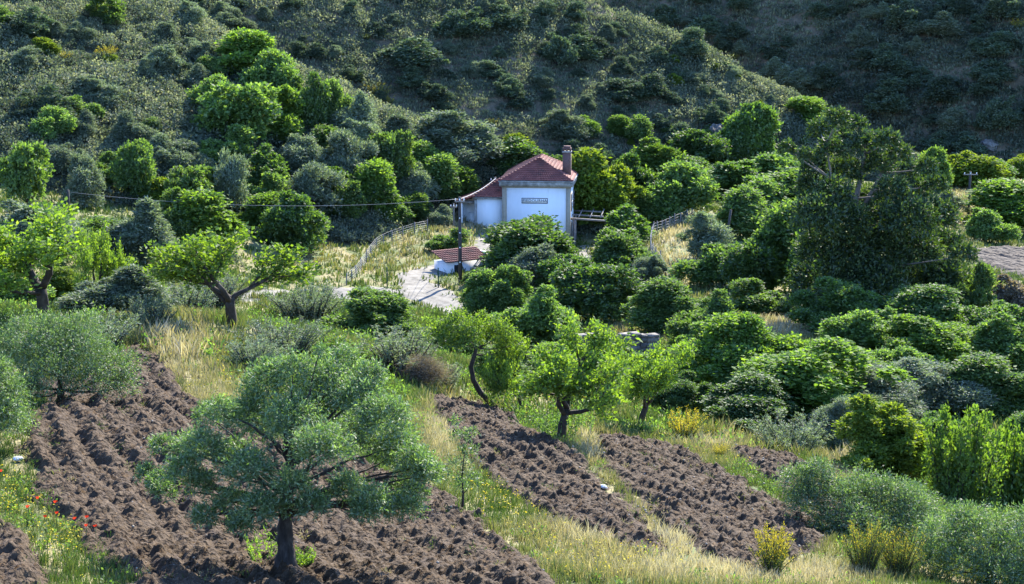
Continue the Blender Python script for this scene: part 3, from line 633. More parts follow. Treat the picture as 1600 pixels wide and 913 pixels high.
# ------------------------------------------------------------------ poles, cables, fences
def ztop(x, y, v): return pix(800, v, y)[2]
tops = {}
def pole(u, vb, vt, r, label, du=0.0, arm=False, knobs=0, name='power_pole', cat='pole', mat='pole', key=None):
    x, y, z = at(u, vb); zt = ztop(x, y, vt); dx = du * y / F
    e = empty(name, (x, y, z)); mb = MB(); hgt = zt - z
    mb.tube([(0, 0, -0.4), (dx * 0.5, 0, hgt * 0.5), (dx, 0, hgt)], [r * 1.15, r, r * 0.85], 8); mb.build('shaft', M[mat], e)
    if arm:
        mb = MB(); mb.box(dx - arm / 2, dx + arm / 2, -0.06 - r, -r + 0.02, hgt - 0.45, hgt - 0.33); ca = mb.build('crossarm', M['wood'], e)
        for s in (-0.42, 0.0, 0.42):
            mb = MB(); mb.tube([(dx + s * arm, -r, hgt - 0.33), (dx + s * arm, -r, hgt - 0.24), (dx + s * arm, -r, hgt - 0.12)], [0.03, 0.07, 0.04], 8); mb.build('insulator', M['porcelain'], ca)
    for k in range(knobs):
        mb = MB(); mb.tube([(0.0, -r - 0.09, hgt * (0.25 + 0.17 * k)), (0.0, -r + 0.02, hgt * (0.25 + 0.17 * k))], 0.06, 8); mb.build('step_bolt', M['porcelain'], e)
    tag(e, label, cat); tops[key or u] = (x + dx, y - r, zt - 0.15)
pole(719, 443, 308, 0.17, 'dark upright power pole with white bolts at the bend of the gravel path', arm=0.9, knobs=4, key='main')
pole(774, 352, 277, 0.13, 'grey service pole standing against the low left wing of the house', mat='grey_post', arm=1.1, key='house')
pole(108, 338, 297, 0.13, 'thin dark pole carrying the cable on the left hill foot', key='west')
pole(1513, 340, 268, 0.16, 'dark power pole with a crossarm on the dry bank at the far right', arm=1.8, key='far')
pole(1132, 392, 328, 0.12, 'leaning dark wooden post beside the dry track', du=9, key='lean', name='wooden_post')
pole(709, 356, 318, 0.09, 'short grey post left of the white porch pillar', mat='grey_post', key='porch', name='short_post', arm=0.7)
def cable(name, a, b, sag, label, r=0.016, mat='cable', twist=0):
    a, b = np.array(a), np.array(b); t = np.linspace(0, 1, 28)[:, None]; pts = a + (b - a) * t; pts[:, 2] -= (4 * sag * t * (1 - t))[:, 0]
    mb = MB(); mb.tube(pts, r, 5); tag(mb.build(name, M[mat]), label, 'cable')
cable('overhead_cable', tops['west'], tops['main'], 0.9, 'pale overhead cable sagging in front of the left hill trees')
cable('overhead_cable', tops['main'], tops['house'], 0.25, 'short pale cable from the power pole up to the pole at the house', r=0.024, mat='porcelain')
cable('overhead_cable', (tops['main'][0] - .3, tops['main'][1], tops['main'][2] - .3), tops['porch'], 0.3, 'thin cable from the power pole to the post by the porch', r=0.016)
def fence(uv, h, label, step_posts=True, mat='grey_post', rows=5):
    P = at_many(uv); e = empty('wire_fence', tuple(P[0])); P = P - P[0]; rng = np.random.default_rng(len(uv))
    for p_ in P:
        mb = MB(); hh = h * rng.uniform(0.9, 1.15); mb.tube([(p_[0], p_[1], p_[2] - 0.4), (p_[0] + rng.normal(0, .05), p_[1], p_[2] + hh)], 0.055, 6); mb.build('post', M[mat], e)
    mb = MB()
    for k in range(rows):
        mb.tube(P + np.array([0, 0.06, h * (0.15 + 0.8 * k / (rows - 1))]), 0.012, 4)
    for a, b in zip(P[:-1], P[1:]):
        n = max(int(np.linalg.norm(b - a) / 0.5), 1)
        for i in range(n):
            c = a + (b - a) * i / n; mb.tube([c + (0, 0.06, h * 0.15), c + (0, 0.06, h * 0.95)], 0.008, 3)
    mb.build('wire_netting', M['metal'], e); tag(e, label, 'fence')
fence([(1046,444),(1040,437),(1031,420),(1024,412),(1018,404),(1016,392),(1018,380),(1021,370),(1027,368),(1034,366),(1040,363),(1046,361),(1054,357),(1063,353),(1073,349),(1081,345),(1094,336),(1104,329)], 1.45, 'wire netting fence with grey posts curving along the dry track on the right')
fence([(541,446),(549,440),(557,433),(565,422),(572,411),(579,400),(588,389),(598,383),(612,377),(629,371),(648,365),(668,361)], 1.1, 'thin wire fence climbing through the meadow left of the gravel path')
for u, vb, vt, lab in ((605, 450, 418, 'dark green gate post on the left side of the gravel path'), (685, 451, 419, 'dark green gate post on the right side of the gravel path')):
    x, y, z = at(u, vb); mb = MB(); mb.tube([(0, 0, -0.3), (0, 0, ztop(x, y, vt) - z), (0, 0, ztop(x, y, vt) - z + 0.04)], [0.06, 0.06, 0.03], 8)
    tag(mb.build('gate_post', M['green_paint'], None, loc=(x, y, z)), lab, 'post', 'green gate posts')

# ------------------------------------------------------------------ rock outcrops
def ico(sub):
    t = (1 + 5 ** 0.5) / 2
    V = np.array([(-1,t,0),(1,t,0),(-1,-t,0),(1,-t,0),(0,-1,t),(0,1,t),(0,-1,-t),(0,1,-t),(t,0,-1),(t,0,1),(-t,0,-1),(-t,0,1)], float)
    Fc = np.array([(0,11,5),(0,5,1),(0,1,7),(0,7,10),(0,10,11),(1,5,9),(5,11,4),(11,10,2),(10,7,6),(7,1,8),(3,9,4),(3,4,2),(3,2,6),(3,6,8),(3,8,9),(4,9,5),(2,4,11),(6,2,10),(8,6,7),(9,8,1)])
    for _ in range(sub):
        n = len(V); A, B_, C_ = V[Fc[:, 0]], V[Fc[:, 1]], V[Fc[:, 2]]; m = len(Fc)
        V = np.vstack([V, (A + B_) / 2, (B_ + C_) / 2, (C_ + A) / 2]); ab = n + np.arange(m); bc = ab + m; ca = bc + m
        Fc = np.vstack([np.stack(x, 1) for x in ((Fc[:, 0], ab, ca), (Fc[:, 1], bc, ab), (Fc[:, 2], ca, bc), (ab, bc, ca))])
    return unit(V), Fc
def rock_mesh(name, seed, sub, mat, rough=0.35, fac=5):
    V, Fc = ico(sub); rng = np.random.default_rng(seed)
    r = np.ones(len(V))
    for k in range(fac * 3):
        d = unit(rng.normal(size=3)); c = rng.uniform(0.62, 0.9); s = V @ d; r = np.minimum(r, np.where(s > 0.05, c / np.maximum(s, 0.05), 9))
    V = V * r[:, None]
    V += rough * 0.3 * unit(V) * (fbm(V[:, 0] * 3 + V[:, 2] * 2 + seed, V[:, 1] * 3 - V[:, 2], seed, 4) - 0.5)[:, None]
    return np_mesh(name, V, [Fc], [mat])
for i, (u, v, wpx, hpx, lab) in enumerate([(1190, 252, 30, 62, 'tall pale rock face at the foot of the middle hill right of the dark bushes'), (1120, 215, 44, 34, 'grey rock slab under the sunlit shoulder of the middle hill'), (1180, 215, 26, 32, 'narrow rock rib above the tall pale rock face'),
    (432, 272, 16, 44, 'narrow grey rock rib between the left slope trees'), (486, 245, 24, 40, 'grey rock under the tall dark ridge tree'), (455, 300, 14, 34, 'small grey rock below the narrow rock rib'), (1545, 230, 40, 20, 'grey rock slab at the foot of the right hill')]):
    x, y, z = at(u, v); s = y / F
    o = link('rock_outcrop', rock_mesh('rock_outcrop', 400 + i, 4, M['rock'], 2.2, 9), None, (x, y, z + hpx * s * 0.12), (0.2, 0.1, i), (wpx * s * 0.5, wpx * s * 0.4, hpx * s * 0.55))
    tag(o, lab, 'rock', 'rock outcrops')

# ------------------------------------------------------------------ bushes and trees, each a thing
PROTO = {}
def proto(kind, v):
    key = (kind, v)
    if key in PROTO: return PROTO[key]
    s = 100 + v * 7 + sum(map(ord, kind))
    far = dict(lobes=16, tw=115, m=5, L=0.055, W=0.034)
    fine = dict(lobes=24, tw=170, m=6, L=0.034, W=0.02, rl=(0.13, 0.21))
    if kind == 'dark': me = bush_mesh(s, LM['dark'], **far)
    elif kind == 'rounddark': me = bush_mesh(s, LM['dark'], lobes=30, tw=130, m=6, L=0.042, W=0.026, irr=0.3, rl=(0.15, 0.22))
    elif kind == 'roundgreen': me = bush_mesh(s, LM['green'], lobes=30, tw=130, m=6, L=0.036, W=0.022, irr=0.35, rl=(0.14, 0.21))
    elif kind == 'green': me = bush_mesh(s, LM['green'], **far)
    elif kind == 'bright': me = bush_mesh(s, LM['bright'], **far)
    elif kind == 'yellow': me = bush_mesh(s, LM['yellow'], **far)
    elif kind == 'grey': me = bush_mesh(s, LM['grey'], **{**far, 'W': 0.02, 'tw': 130})
    elif kind == 'hillbush': me = bush_mesh(s, LM['hill'], **{**far, 'tw': 70, 'lobes': 12})
    elif kind == 'finedark': me = bush_mesh(s, LM['dark'], **fine)
    elif kind == 'finegreen': me = bush_mesh(s, LM['green'], **fine)
    elif kind == 'finebright': me = bush_mesh(s, LM['bright'], **fine)
    elif kind == 'fineyellow': me = bush_mesh(s, LM['yellow'], **fine)
    elif kind == 'finegrey': me = bush_mesh(s, LM['grey'], **{**fine, 'W': 0.011, 'L': 0.036})
    elif kind == 'poplar': me = shoots_mesh(s, LM['bright'])
    elif kind == 'broom': me = shoots_mesh(s, LM['broom'], 60, 150, 0.045, 0.010, 0.25, 0.30, 0.03, 0.16)
    elif kind == 'flowerbroom': me = shoots_mesh(s, LM['broom'], 48, 130, 0.045, 0.014, 0.7, 0.34, 0.035, 0.15)
    elif kind == 'greybroom': me = bush_mesh(s, LM['brown'], lobes=18, tw=150, m=6, L=0.06, W=0.007, spiky=1.6)
    elif kind == 'herb': me = shoots_mesh(s, LM['grey'], 70, 110, 0.055, 0.016, 0.0, 0.30, 0.035, 0.26)
    elif kind == 'greenherb': me = shoots_mesh(s, LM['green'], 60, 120, 0.055, 0.022, 0.04, 0.28, 0.04, 0.26)
    elif kind == 'brown': me = bush_mesh(s, LM['brown'], **far)
    elif kind == 'oliveshrub': me = bush_mesh(s, LM['olive'], lobes=20, tw=330, m=7, L=0.030, W=0.0075, spiky=0.9, rl=(0.14, 0.22))
    PROTO[key] = me
    return me
def tree_proto(kind, v):
    key = ('tree', kind, v)
    if key in PROTO: return PROTO[key]
    rng = np.random.default_rng(900 + v * 13 + sum(map(ord, kind)))
    mat = LM[{'olivetree': 'grey', 'conic': 'yellow', 'pale': 'green'}.get(kind, kind)]
    n = 15; C = []; R = []
    for i in range(n):
        a = rng.random() * 6.283; z = rng.random(); rad = 0.33 * math.sqrt(max(0.06, 1 - (2 * z - 0.85) ** 2 * 0.8)) * rng.uniform(0.5, 1.1)
        if kind == 'conic': rad *= 1.25 * (1.05 - z)
        C.append((rad * math.cos(a), rad * math.sin(a), 0.20 + z * 0.64)); R.append(rng.uniform(0.14, 0.22) * (1 - 0.3 * z))
    C.append((0, 0, 0.55)); R.append(0.24)
    lean = rng.normal(0, 0.03, 2)
    trunk = [(0, 0, -0.03), (lean[0] * .5, lean[1] * .5, 0.12), (lean[0], lean[1], 0.26), (lean[0] * 1.5, lean[1] * 1.5, 0.42), (lean[0] * 1.2, lean[1] * 1.2, 0.62)]
    PROTO[key] = clump_tree(900 + v, mat, C, R, trunk, 0.035, tw=120, m=5, L=0.05, W=0.03 if kind != 'olivetree' else 0.018, limbs=9)
    return PROTO[key]
rs = random.Random(7)
def spot(u, vb, vt, w, Y=None):
    a = at(u, vb)
    if Y is None or abs(a[1] - Y) / Y < 0.3:
        x, y, z = a
    else:
        x = pix(u, vb, Y)[0]; y = Y; z = float(H(np.array([x]), np.array([Y]))[0])
    zt = pix(u, vt, y)[2]
    return x, y, z, max(zt - z, 0.25) * 0.95, w * y / F * 1.05
def bush(kind, u, vb, vt, w, label, name='bush', cat='bush', group=None, Y=None, nv=4, v=None):
    x, y, z, h, wd = spot(u, vb, vt, w, Y)
    h = max(h, 0.58 * wd)
    o = link(name, proto(kind, rs.randrange(nv) if v is None else v), None, (x, y, z), (0, 0, rs.random() * 6.28), (wd, wd, h))
    return tag(o, label, cat, group)
def tree(kind, u, vb, vt, w, label, group=None, Y=None, nv=3, name='tree'):
    x, y, z, h, wd = spot(u, vb, vt, w, Y)
    tm, cm = tree_proto(kind, rs.randrange(nv))
    e = empty(name, (x, y, z), rs.random() * 6.28); e.scale = (wd, wd, h)
    link('trunk', tm, e); link('crown', cm, e)
    return tag(e, label, 'tree', group)

# --- hero olive in the tilled foreground
def hero_olive():
    x, y, z = at(447, 903); s = y / F
    rng = np.random.default_rng(5)
    cl = [(-195,170,24,-.2),(-160,205,34,.3),(-120,235,40,-.4),(-205,200,24,.4),(-90,190,40,.5),(-60,255,46,.3),(-95,290,30,-.2),(-30,300,46,.4),(-40,215,44,-.8),(-125,170,28,-.5),(-75,150,28,-.7),
          (15,330,36,.2),(60,310,50,.5),(20,260,52,-.2),(75,250,50,-.9),(30,200,36,-1.0),(120,285,50,.2),(165,260,48,-.2),(130,225,46,.7),(180,215,44,.3),(215,190,38,-.3),(235,165,24,.2),(200,150,32,-.6),
          (150,170,36,-.9),(105,180,32,-.5),(160,130,24,-.4),(0,150,24,-.8),(90,325,34,.9),(-20,345,20,.5),(140,320,26,.4),(-140,250,26,.9),(60,370,14,.3),(185,120,18,.1),(-215,165,14,.1),(10,215,40,1.0),(-110,140,24,-.9),(-50,125,24,-1.0),(-150,195,30,-.6),(60,165,30,-1.0),(-20,170,34,-1.1),(140,140,26,-1.0),(215,140,22,-.2),(215,172,32,.1),(188,132,26,.6),(232,192,22,-.4),(-222,180,20,.1),(-185,165,22,-.4),(175,175,30,1.0),(200,118,16,.2),(-70,120,18,-.4),(100,210,44,1.3),(-60,210,40,1.2)]
    C = np.array([(a * s, d * 1.7, b * s + 0.12 * math.sin(a)) for a, b, r, d in cl]); R = np.array([r * s * 1.05 for a, b, r, d in cl])
    tr = [(0, 0, -0.1), (0.02, 0, 0.5), (-0.01, 0.02, 1.0), (0.03, 0, 1.55), (0.06, 0.02, 1.95), (0.15, 0.05, 2.6), (0.25, 0, 3.2)]
    V, Q, T = clump_leaves(rng, C, R * 0.84, 175, 9, 0.085, 0.024, droop=0.25, tl=0.62, inner=0.25, squash=0.85)
    crown = np_mesh('crown', V, [Q], [LM['olive']], T)
    mb = MB(); t = np.array(tr); ti = np.linspace(0, len(t) - 1, 26); tt = np.stack([np.interp(ti, np.arange(len(t)), t[:, q]) for q in range(3)], 1) + rng.normal(0, 0.012, (26, 3))
    mb.tube(tt, np.interp(ti, np.arange(len(t)), [0.31, 0.18, 0.15, 0.14, 0.115, 0.07, 0.035]), 16, rough=0.45)
    for k, c in enumerate(C):
        j = 3 if c[2] < 2.6 else (4 if c[2] < 3.3 else 5)
        p0 = t[j] + np.array([0, 0, -0.1 * (k % 3)]); mid = p0 * 0.5 + c * 0.5 + np.array([0, 0, 0.25])
        ts = np.linspace(0, 1, 8)[:, None]; pts = (1 - ts) ** 2 * p0 + 2 * ts * (1 - ts) * mid + ts ** 2 * c + rng.normal(0, 0.025, (8, 3)) * np.array([[0]] + [[1]] * 7)
        mb.tube(pts, np.linspace(0.05, 0.01, 8), 6)
    e = empty('olive_tree', (x, y, z))
    link('trunk', mb.mesh('trunk', M['bark'], True), e); link('crown', crown, e)
    tag(e, 'large silvery olive tree with a dark trunk standing in the tilled field, nearest tree', 'olive tree', 'olive trees')
hero_olive()
def small_olive(u, vb, w, cl, label, seed, tw=190, name='olive_tree', L=0.085, W=0.024, Y=None, r0=0.10):
    if Y is None: x, y, z = at(u, vb)
    else: x = pix(u, vb, Y)[0]; y = Y; z = float(H(np.array([x]), np.array([Y]))[0])
    s = y / F; rng = np.random.default_rng(seed)
    C = np.array([(a * s, d, b * s) for a, b, r, d in cl]); R = np.array([r * s for a, b, r, d in cl])
    top = max(b for a, b, r, d in cl) * s
    tr = [(0, 0, -0.1), (0.03, 0, top * 0.2), (0.0, 0.03, top * 0.4), (0.08, 0, top * 0.7)]
    tm, cm = clump_tree(seed, LM['olive'], C, R, tr, r0, tw=int(tw * 1.9), m=8, L=L, W=W, droop=0.25, tl=0.85)
    e = empty(name, (x, y, z)); link('trunk', tm, e); link('crown', cm, e)
    tag(e, label, 'olive tree', 'olive trees')
small_olive(95, 632, 240, [(-70,60,34,.2),(-30,85,38,-.3),(10,90,40,.3),(50,80,38,-.2),(90,55,32,.2),(-100,75,30,.6),(-60,105,32,.7),(0,55,38,-.8),(60,45,32,-.7),(30,115,26,.8),(-10,120,24,.3),(-110,40,30,-.4),(100,30,22,-.2),(-40,30,28,-.9)],
            'low spreading silvery olive at the left edge above the tilled field', 21, r0=0.12)
small_olive(-25, 705, 120, [(-30,40,34,.2),(10,60,36,-.2),(35,90,30,.3),(0,110,34,0),(40,40,28,.4),(-30,90,34,.5),(20,130,22,.2),(48,65,22,-.3)],
            'olive foliage cut by the left picture edge beside the tilled field', 22, r0=0.1)
small_olive(1345, 835, 270, [(-105,85,26,.2),(-95,55,26,-.3),(-70,75,30,.4),(-70,105,18,.2),(-40,55,34,-.2),(0,60,36,.3),(-20,30,34,-.9),(40,55,36,.1),(75,45,36,-.3),(100,25,32,.3),(60,20,30,-.9),(-60,25,26,-.7),(20,15,26,-1.2),(110,0,30,-.3),(90,55,20,.5)],
            'low dark olive thicket spreading beside the lower end of the tilled terraces', 23, r0=0.09)
small_olive(1545, 912, 230, [(-80,70,34,.2),(-50,40,36,-.4),(-10,80,38,.2),(30,60,38,-.3),(60,90,30,.3),(-95,30,30,.1),(0,30,36,-.8),(50,20,34,-.6),(85,50,32,.2),(-40,95,24,.5)],
            'dark olive bush in the bottom right corner behind the dry grass', 24, r0=0.09)
small_olive(722, 800, 80, [(-14,70,17,.1),(8,95,17,0),(-4,122,14,.1),(16,55,16,-.2),(-10,150,10,0),(14,130,11,.1),(0,38,14,.2)],
            'thin young olive sapling on the grassy strip right of the large olive', 25, tw=18, name='olive_sapling', r0=0.035)

# --- almond trees: short crooked trunks, upright shoots and bright leaf tufts
ALM = [dict(seg=4, wob=0.10, up=0.05, tap=0.8, kids=4, t0=0.75, ang=0.85, lr=1.25, rr=0.75, n=9),
       dict(seg=6, wob=0.16, up=0.05, tap=0.5, kids=4, t0=0.35, ang=0.75, lr=0.62, rr=0.6, n=7),
       dict(seg=5, wob=0.16, up=0.09, tap=0.45, kids=5, t0=0.25, ang=0.65, lr=0.62, rr=0.55, n=5, leaf=80, spread=0.07),
       dict(seg=4, wob=0.15, up=0.12, tap=0.4, n=4, leaf=190, spread=0.085)]
def almond_proto(v):
    key = ('almond', v)
    if key in PROTO: return PROTO[key]
    rng = np.random.default_rng(300 + v); mb = MB(); tips = []
    lean = [(0.1, 0, 1), (-0.35, 0, 1), (0.3, 0.1, 1), (-0.1, 0.1, 1)][v % 4]
    grow(rng, np.array([0, 0, -0.1]), unit(np.array(lean, float)), 1.0, 0.10, 0, ALM, mb, tips)
    V, Q, T = tip_leaves(rng, tips, 0.10, 0.052)
    k = max(np.percentile(V[:, 2], 99), 0.1)
    cm = np_mesh('crown', V, [Q], [LM['almond']], T); tm = mb.mesh('trunk', M['bark'], True)
    PROTO[key] = (tm, cm, k, np.percentile(np.abs(V[:, 0]), 98) * 2)
    return PROTO[key]
def almond(u, vb, vt, w, v, rz, label, Y=None):
    x, y, z, h, wd = spot(u, vb, vt, w, Y)
    tm, cm, ph, pw = almond_proto(v)
    e = empty('almond_tree', (x, y, z), rz); e.scale = (wd / pw, wd / pw, h / ph)
    link('trunk', tm, e); link('crown', cm, e); tag(e, label, 'almond tree', 'almond trees on the terrace edges')
almond(65, 500, 312, 285, 0, 0.3, 'big bright almond tree with a forked dark trunk at the left edge')
almond(140, 483, 345, 120, 1, 2.2, 'leaning almond trunk with pale bark just right of the big left almond tree', Y=78)
almond(225, 482, 400, 150, 2, 4.0, 'low almond tree with a nearly horizontal dark branch between two larger almond trees', Y=79)
almond(367, 512, 348, 240, 3, 1.0, 'wide almond tree with a splayed three limbed trunk in front of the pale lane')
def curved_almond():
    x, y, z = at(771, 641); sc = y / F; L = lambda u, v, d=0.0: ((u - 771) * sc, d, (641 - v) * sc)
    cl = [(688,516,20,0),(712,503,20,.3),(738,512,20,-.3),(700,530,15,-.4),(764,528,18,.3),(782,516,20,0),(800,532,18,-.3),(752,500,14,.5),(726,528,14,-.5),(790,548,15,.4)]
    tm, cm = clump_tree(61, LM['almond'], [L(u, v, d) for u, v, r, d in cl], [r * sc for u, v, r, d in cl],
        [L(773, 646), L(766, 628), L(750, 612), L(739, 592), L(735, 570), L(741, 550), L(744, 538), L(730, 528), L(714, 518)], 0.14, tw=130, m=6, L=0.10, W=0.055, tl=0.8)
    e = empty('almond_tree', (x, y, z)); link('trunk', tm, e); link('crown', cm, e)
    tag(e, 'almond tree with a strongly curved bare trunk at the top of the middle terrace', 'almond tree', 'almond trees on the terrace edges')
curved_almond()
almond(818, 650, 520, 110, 2, 3.0, 'small almond tree behind the straight trunked one on the middle terrace')
almond(876, 692, 500, 215, 0, 2.0, 'tall almond tree with a straight ivy skirted trunk between the two tilled terraces')
almond(1000, 668, 535, 140, 3, 2.6, 'almond tree with a low dark fork at the upper edge of the right tilled terrace')
almond(925, 640, 525, 120, 2, 0.9, 'almond crown filling the gap between the straight trunked and the low forked almonds', Y=76)

# --- eucalyptus
def eucalyptus():
    u0, vb = 1352, 512
    x, y, z = at(u0, vb); s = y / F; rng = np.random.default_rng(77)
    cl = [(1230,232,16),(1258,244,18),(1282,205,26),(1308,188,26),(1338,196,20),(1352,226,30),(1300,235,28),(1275,262,30),(1385,222,28),(1405,242,24),(1372,258,28),(1418,268,24),(1320,270,34),(1265,295,28),(1300,305,38),(1395,300,34),
          (1430,300,30),(1448,262,20),(1462,290,24),(1345,318,34),(1275,340,36),(1318,352,40),(1375,350,42),(1420,345,40),(1465,340,30),(1285,390,40),(1330,400,44),(1380,400,46),(1430,395,40),(1475,385,28),(1275,440,40),(1320,450,44),(1370,450,46),
          (1425,445,44),(1475,435,32),(1290,480,34),(1340,485,38),(1400,485,38),(1450,475,34),(1505,400,20),(1500,440,26)]
    C = []; R = []
    for cu, cv, r in cl:
        dy = rng.normal(0, 2.4) * (0.5 + (cv - 150) / 400)
        k = (y + dy) / F
        px, _, pz = pix(cu, cv, y + dy); C.append((px - x, dy, pz - z)); R.append(r * k * (0.79 if cv < 330 else 1.05))
    C = np.array(C); R = np.array(R)
    V, Q, T = clump_leaves(rng, C, R, 300, 7, 0.27, 0.12, droop=0.35, tl=0.5, squash=0.8, inner=0.35)
    crown = np_mesh('crown', V, [Q], [LM['euc']], T)
    mb = MB(); P = lambda u, v, d=0: np.array(pix(u, v, y + d)) - np.array([x, y, z])
    main = np.array([P(1352, 516), P(1350, 470), P(1346, 420), P(1340, 380), P(1332, 345), P(1338, 310), P(1345, 275), P(1352, 240), P(1350, 205)])
    mb.tube(main, [0.42, 0.34, 0.32, 0.3, 0.27, 0.2, 0.15, 0.1, 0.05], 9)
    alt = np.array([P(1338, 345), P(1362, 300, .5), P(1378, 270, .5), P(1390, 240, .5)]); mb.tube(alt, [0.2, 0.14, 0.1, 0.05], 7)
    alt2 = np.array([P(1338, 360), P(1312, 320, -.5), P(1300, 280, -.5), P(1290, 225, -.5)]); mb.tube(alt2, [0.2, 0.13, 0.09, 0.04], 7)
    al = np.vstack([main[1:], alt, alt2])
    for c in C:
        j = int(np.argmin(np.linalg.norm(al - c, axis=1) + 1.5 * np.maximum(al[:, 2] - c[2] + 0.5, 0))); p0 = al[j]
        mid = p0 * 0.5 + c * 0.5 + np.array([0, 0, -0.2]); ts = np.linspace(0, 1, 6)[:, None]
        mb.tube((1 - ts) ** 2 * p0 + 2 * ts * (1 - ts) * mid + ts ** 2 * c, np.linspace(0.09, 0.02, 6), 5)
    e = empty('eucalyptus_tree', (x, y, z)); link('trunk', mb.mesh('trunk', M['palebark'], True), e); link('crown', crown, e)
    tag(e, 'very tall dark eucalyptus with an open ragged top, tallest tree on the right', 'tree')
eucalyptus()

GS = 'bushes round the station'
GM = 'bushes along the old track bed'
GT = 'leafy bushes in the middle hollow'
GR = 'bushes in the right hollow'
GL = 'trees on the left hillside'
B = bush
# round the station house and the path
B('roundgreen', 584, 522, 462, 110, 'rounded mid green shrub beside the lower end of the gravel path', group=GS, Y=122)
B('rounddark', 826, 428, 345, 124, 'large dark green fig bush hiding the foot of the white station wall', group=GS, Y=172)
B('green', 815, 440, 378, 68, 'light green bush in front of the large dark fig bush', group=GS, Y=162)
B('grey', 842, 446, 384, 78, 'grey green olive like bush in front of the large dark fig bush', group=GS, Y=158)
B('finegreen', 786, 500, 418, 90, 'tall green bush beside the path below the small tiled shed', group=GS, Y=146)
B('finegreen', 832, 550, 458, 130, 'yellow tinged green bush below the tall bush by the path', group=GS, Y=118)
B('rounddark', 932, 505, 416, 118, 'compact round dark bush in the dry grass below the platform', group=GS, Y=122)
B('dark', 978, 386, 330, 84, 'dark leafy bush under the timber canopy right of the house', group=GS, Y=182)
B('green', 965, 428, 364, 92, 'lighter green bush in front of the canopy bush, left of the wire fence', group=GS, Y=166)
B('yellow', 925, 352, 240, 92, 'yellow green tree rising behind the right corner of the house', name='tree', cat='tree', group=GS, Y=200)
B('yellow', 958, 350, 262, 60, 'yellow green bush between the tree at the house corner and the dark tree', group=GS, Y=201)
B('dark', 985, 345, 243, 68, 'narrow dark green tree right of the yellow green tree', name='tree', cat='tree', group=GS, Y=206)
B('green', 1060, 340, 257, 88, 'pale cone shaped tree standing by the far end of the wire fence', name='tree', cat='tree', group=GS, Y=216)
B('dark', 820, 275, 238, 82, 'low dark dome of leaves just behind the red roof', group=GS, Y=226)
B('yellow', 815, 262, 210, 62, 'light green bush above the dark dome behind the roof', group=GS, Y=232)
B('finegreen', 1052, 528, 440, 112, 'dark bush right of the round bush, above the stone wall', group=GT, Y=112)
B('finegreen', 1105, 560, 466, 115, 'mid green bush right of the stone wall end', group=GT, Y=104)
B('finegreen', 1100, 610, 520, 130, 'leafy bush just right of the low forked almond tree', group=GT, Y=92)
B('finebright', 1165, 632, 498, 165, 'tall bright green bush in the middle of the hollow below the dry track', group=GT, Y=88)
B('finebright', 1245, 660, 540, 200, 'broad bright green bush, largest in the hollow right of centre', group=GT, Y=80)
B('finedark', 1170, 670, 590, 120, 'dark shaded bush under the broad bright green one', group=GT, Y=79)
B('roundgreen', 1346, 575, 485, 105, 'round mid green bush alone in front of the foot of the eucalyptus', group=GR, Y=108)
B('finebright', 1450, 590, 500, 150, 'bright leafy bush right of the round bush below the eucalyptus', group=GR, Y=104)
B('finegreen', 1560, 590, 498, 150, 'bright bush at the right picture edge below the eucalyptus shade', group=GR, Y=103)
B('finebright', 1510, 585, 508, 110, 'small bright bush between the two larger bright ones at right', group=GR, Y=100)
B('finegrey', 1345, 665, 570, 150, 'grey green olive bush below the round mid green bush', group=GR, Y=86)
B('finegrey', 1440, 650, 564, 140, 'grey green olive bush right of its larger grey green neighbour', group=GR, Y=88)
B('finegreen', 1550, 650, 564, 150, 'mid green bush at the right picture edge above the tall bright shoots', group=GR, Y=89)
B('fineyellow', 1392, 750, 626, 140, 'loose yellow green bush left of the tall bright upright shoots', group=GR, Y=66)
B('poplar', 1505, 785, 612, 125, 'tall clump of upright bright green shoots, left of two at the right edge', group='tall upright green shoots', Y=63)
B('poplar', 1585, 795, 606, 130, 'tall clump of upright bright green shoots cut by the right picture edge', group='tall upright green shoots', Y=62)
B('finegrey', 1300, 700, 625, 80, 'small grey bush beside the loose yellow green bush', group=GR, Y=74)
B('green', 1184, 494, 448, 84, 'flat green shrub on the dry bank below the old track', group=GM)
B('green', 1205, 455, 325, 85, 'tall green bush against the left side of the eucalyptus', group=GM, Y=146)
B('green', 1160, 372, 298, 75, 'pale green bush at the bend of the dry track', group=GM, Y=182)
B('green', 1190, 350, 280, 100, 'domed green bush behind the leaning dark post', group=GM, Y=196)
B('grey', 1100, 405, 333, 66, 'dark grey green shrub in the dry track beside the leaning post', group=GM, Y=170)
B('green', 1128, 446, 384, 88, 'green shrub with a yellowish top below the leaning dark post', group=GM, Y=154)
B('dark', 1165, 460, 380, 70, 'dark tall shrub right of the leaning post', group=GM, Y=150)
B('green', 1245, 350, 272, 110, 'pale green rounded bush behind the top of the track bend', group=GM, Y=208)
B('dark', 1150, 312, 268, 95, 'dark green bush on the far side of the track near the mid hill foot', group=GM, Y=222)
B('green', 1215, 305, 260, 100, 'long green bush at the foot of the middle hill left of the eucalyptus top', group=GM, Y=226)
B('dark', 1300, 505, 400, 80, 'dark bush at the left foot of the eucalyptus', group=GM, Y=128)
B('dark', 1275, 470, 330, 70, 'dark bush leaning on the left flank of the eucalyptus', group=GM, Y=140)
B('green', 1512, 515, 415, 60, 'sparse tree like bush right of the eucalyptus foot', group=GR, Y=126)
B('brown', 1585, 515, 440, 80, 'low brownish bush at the right edge below the far tilled field', group=GR, Y=124)
B('finedark', 1488, 510, 425, 80, 'dark bush against the right flank of the eucalyptus', group=GR, Y=130)
B('bright', 1575, 362, 292, 120, 'bright green hedge like bush above the far tilled field', group='bushes beyond the far tilled field', Y=226)
B('green', 1538, 378, 328, 62, 'round green bush at the left corner of the far tilled field', group='bushes beyond the far tilled field', Y=206)
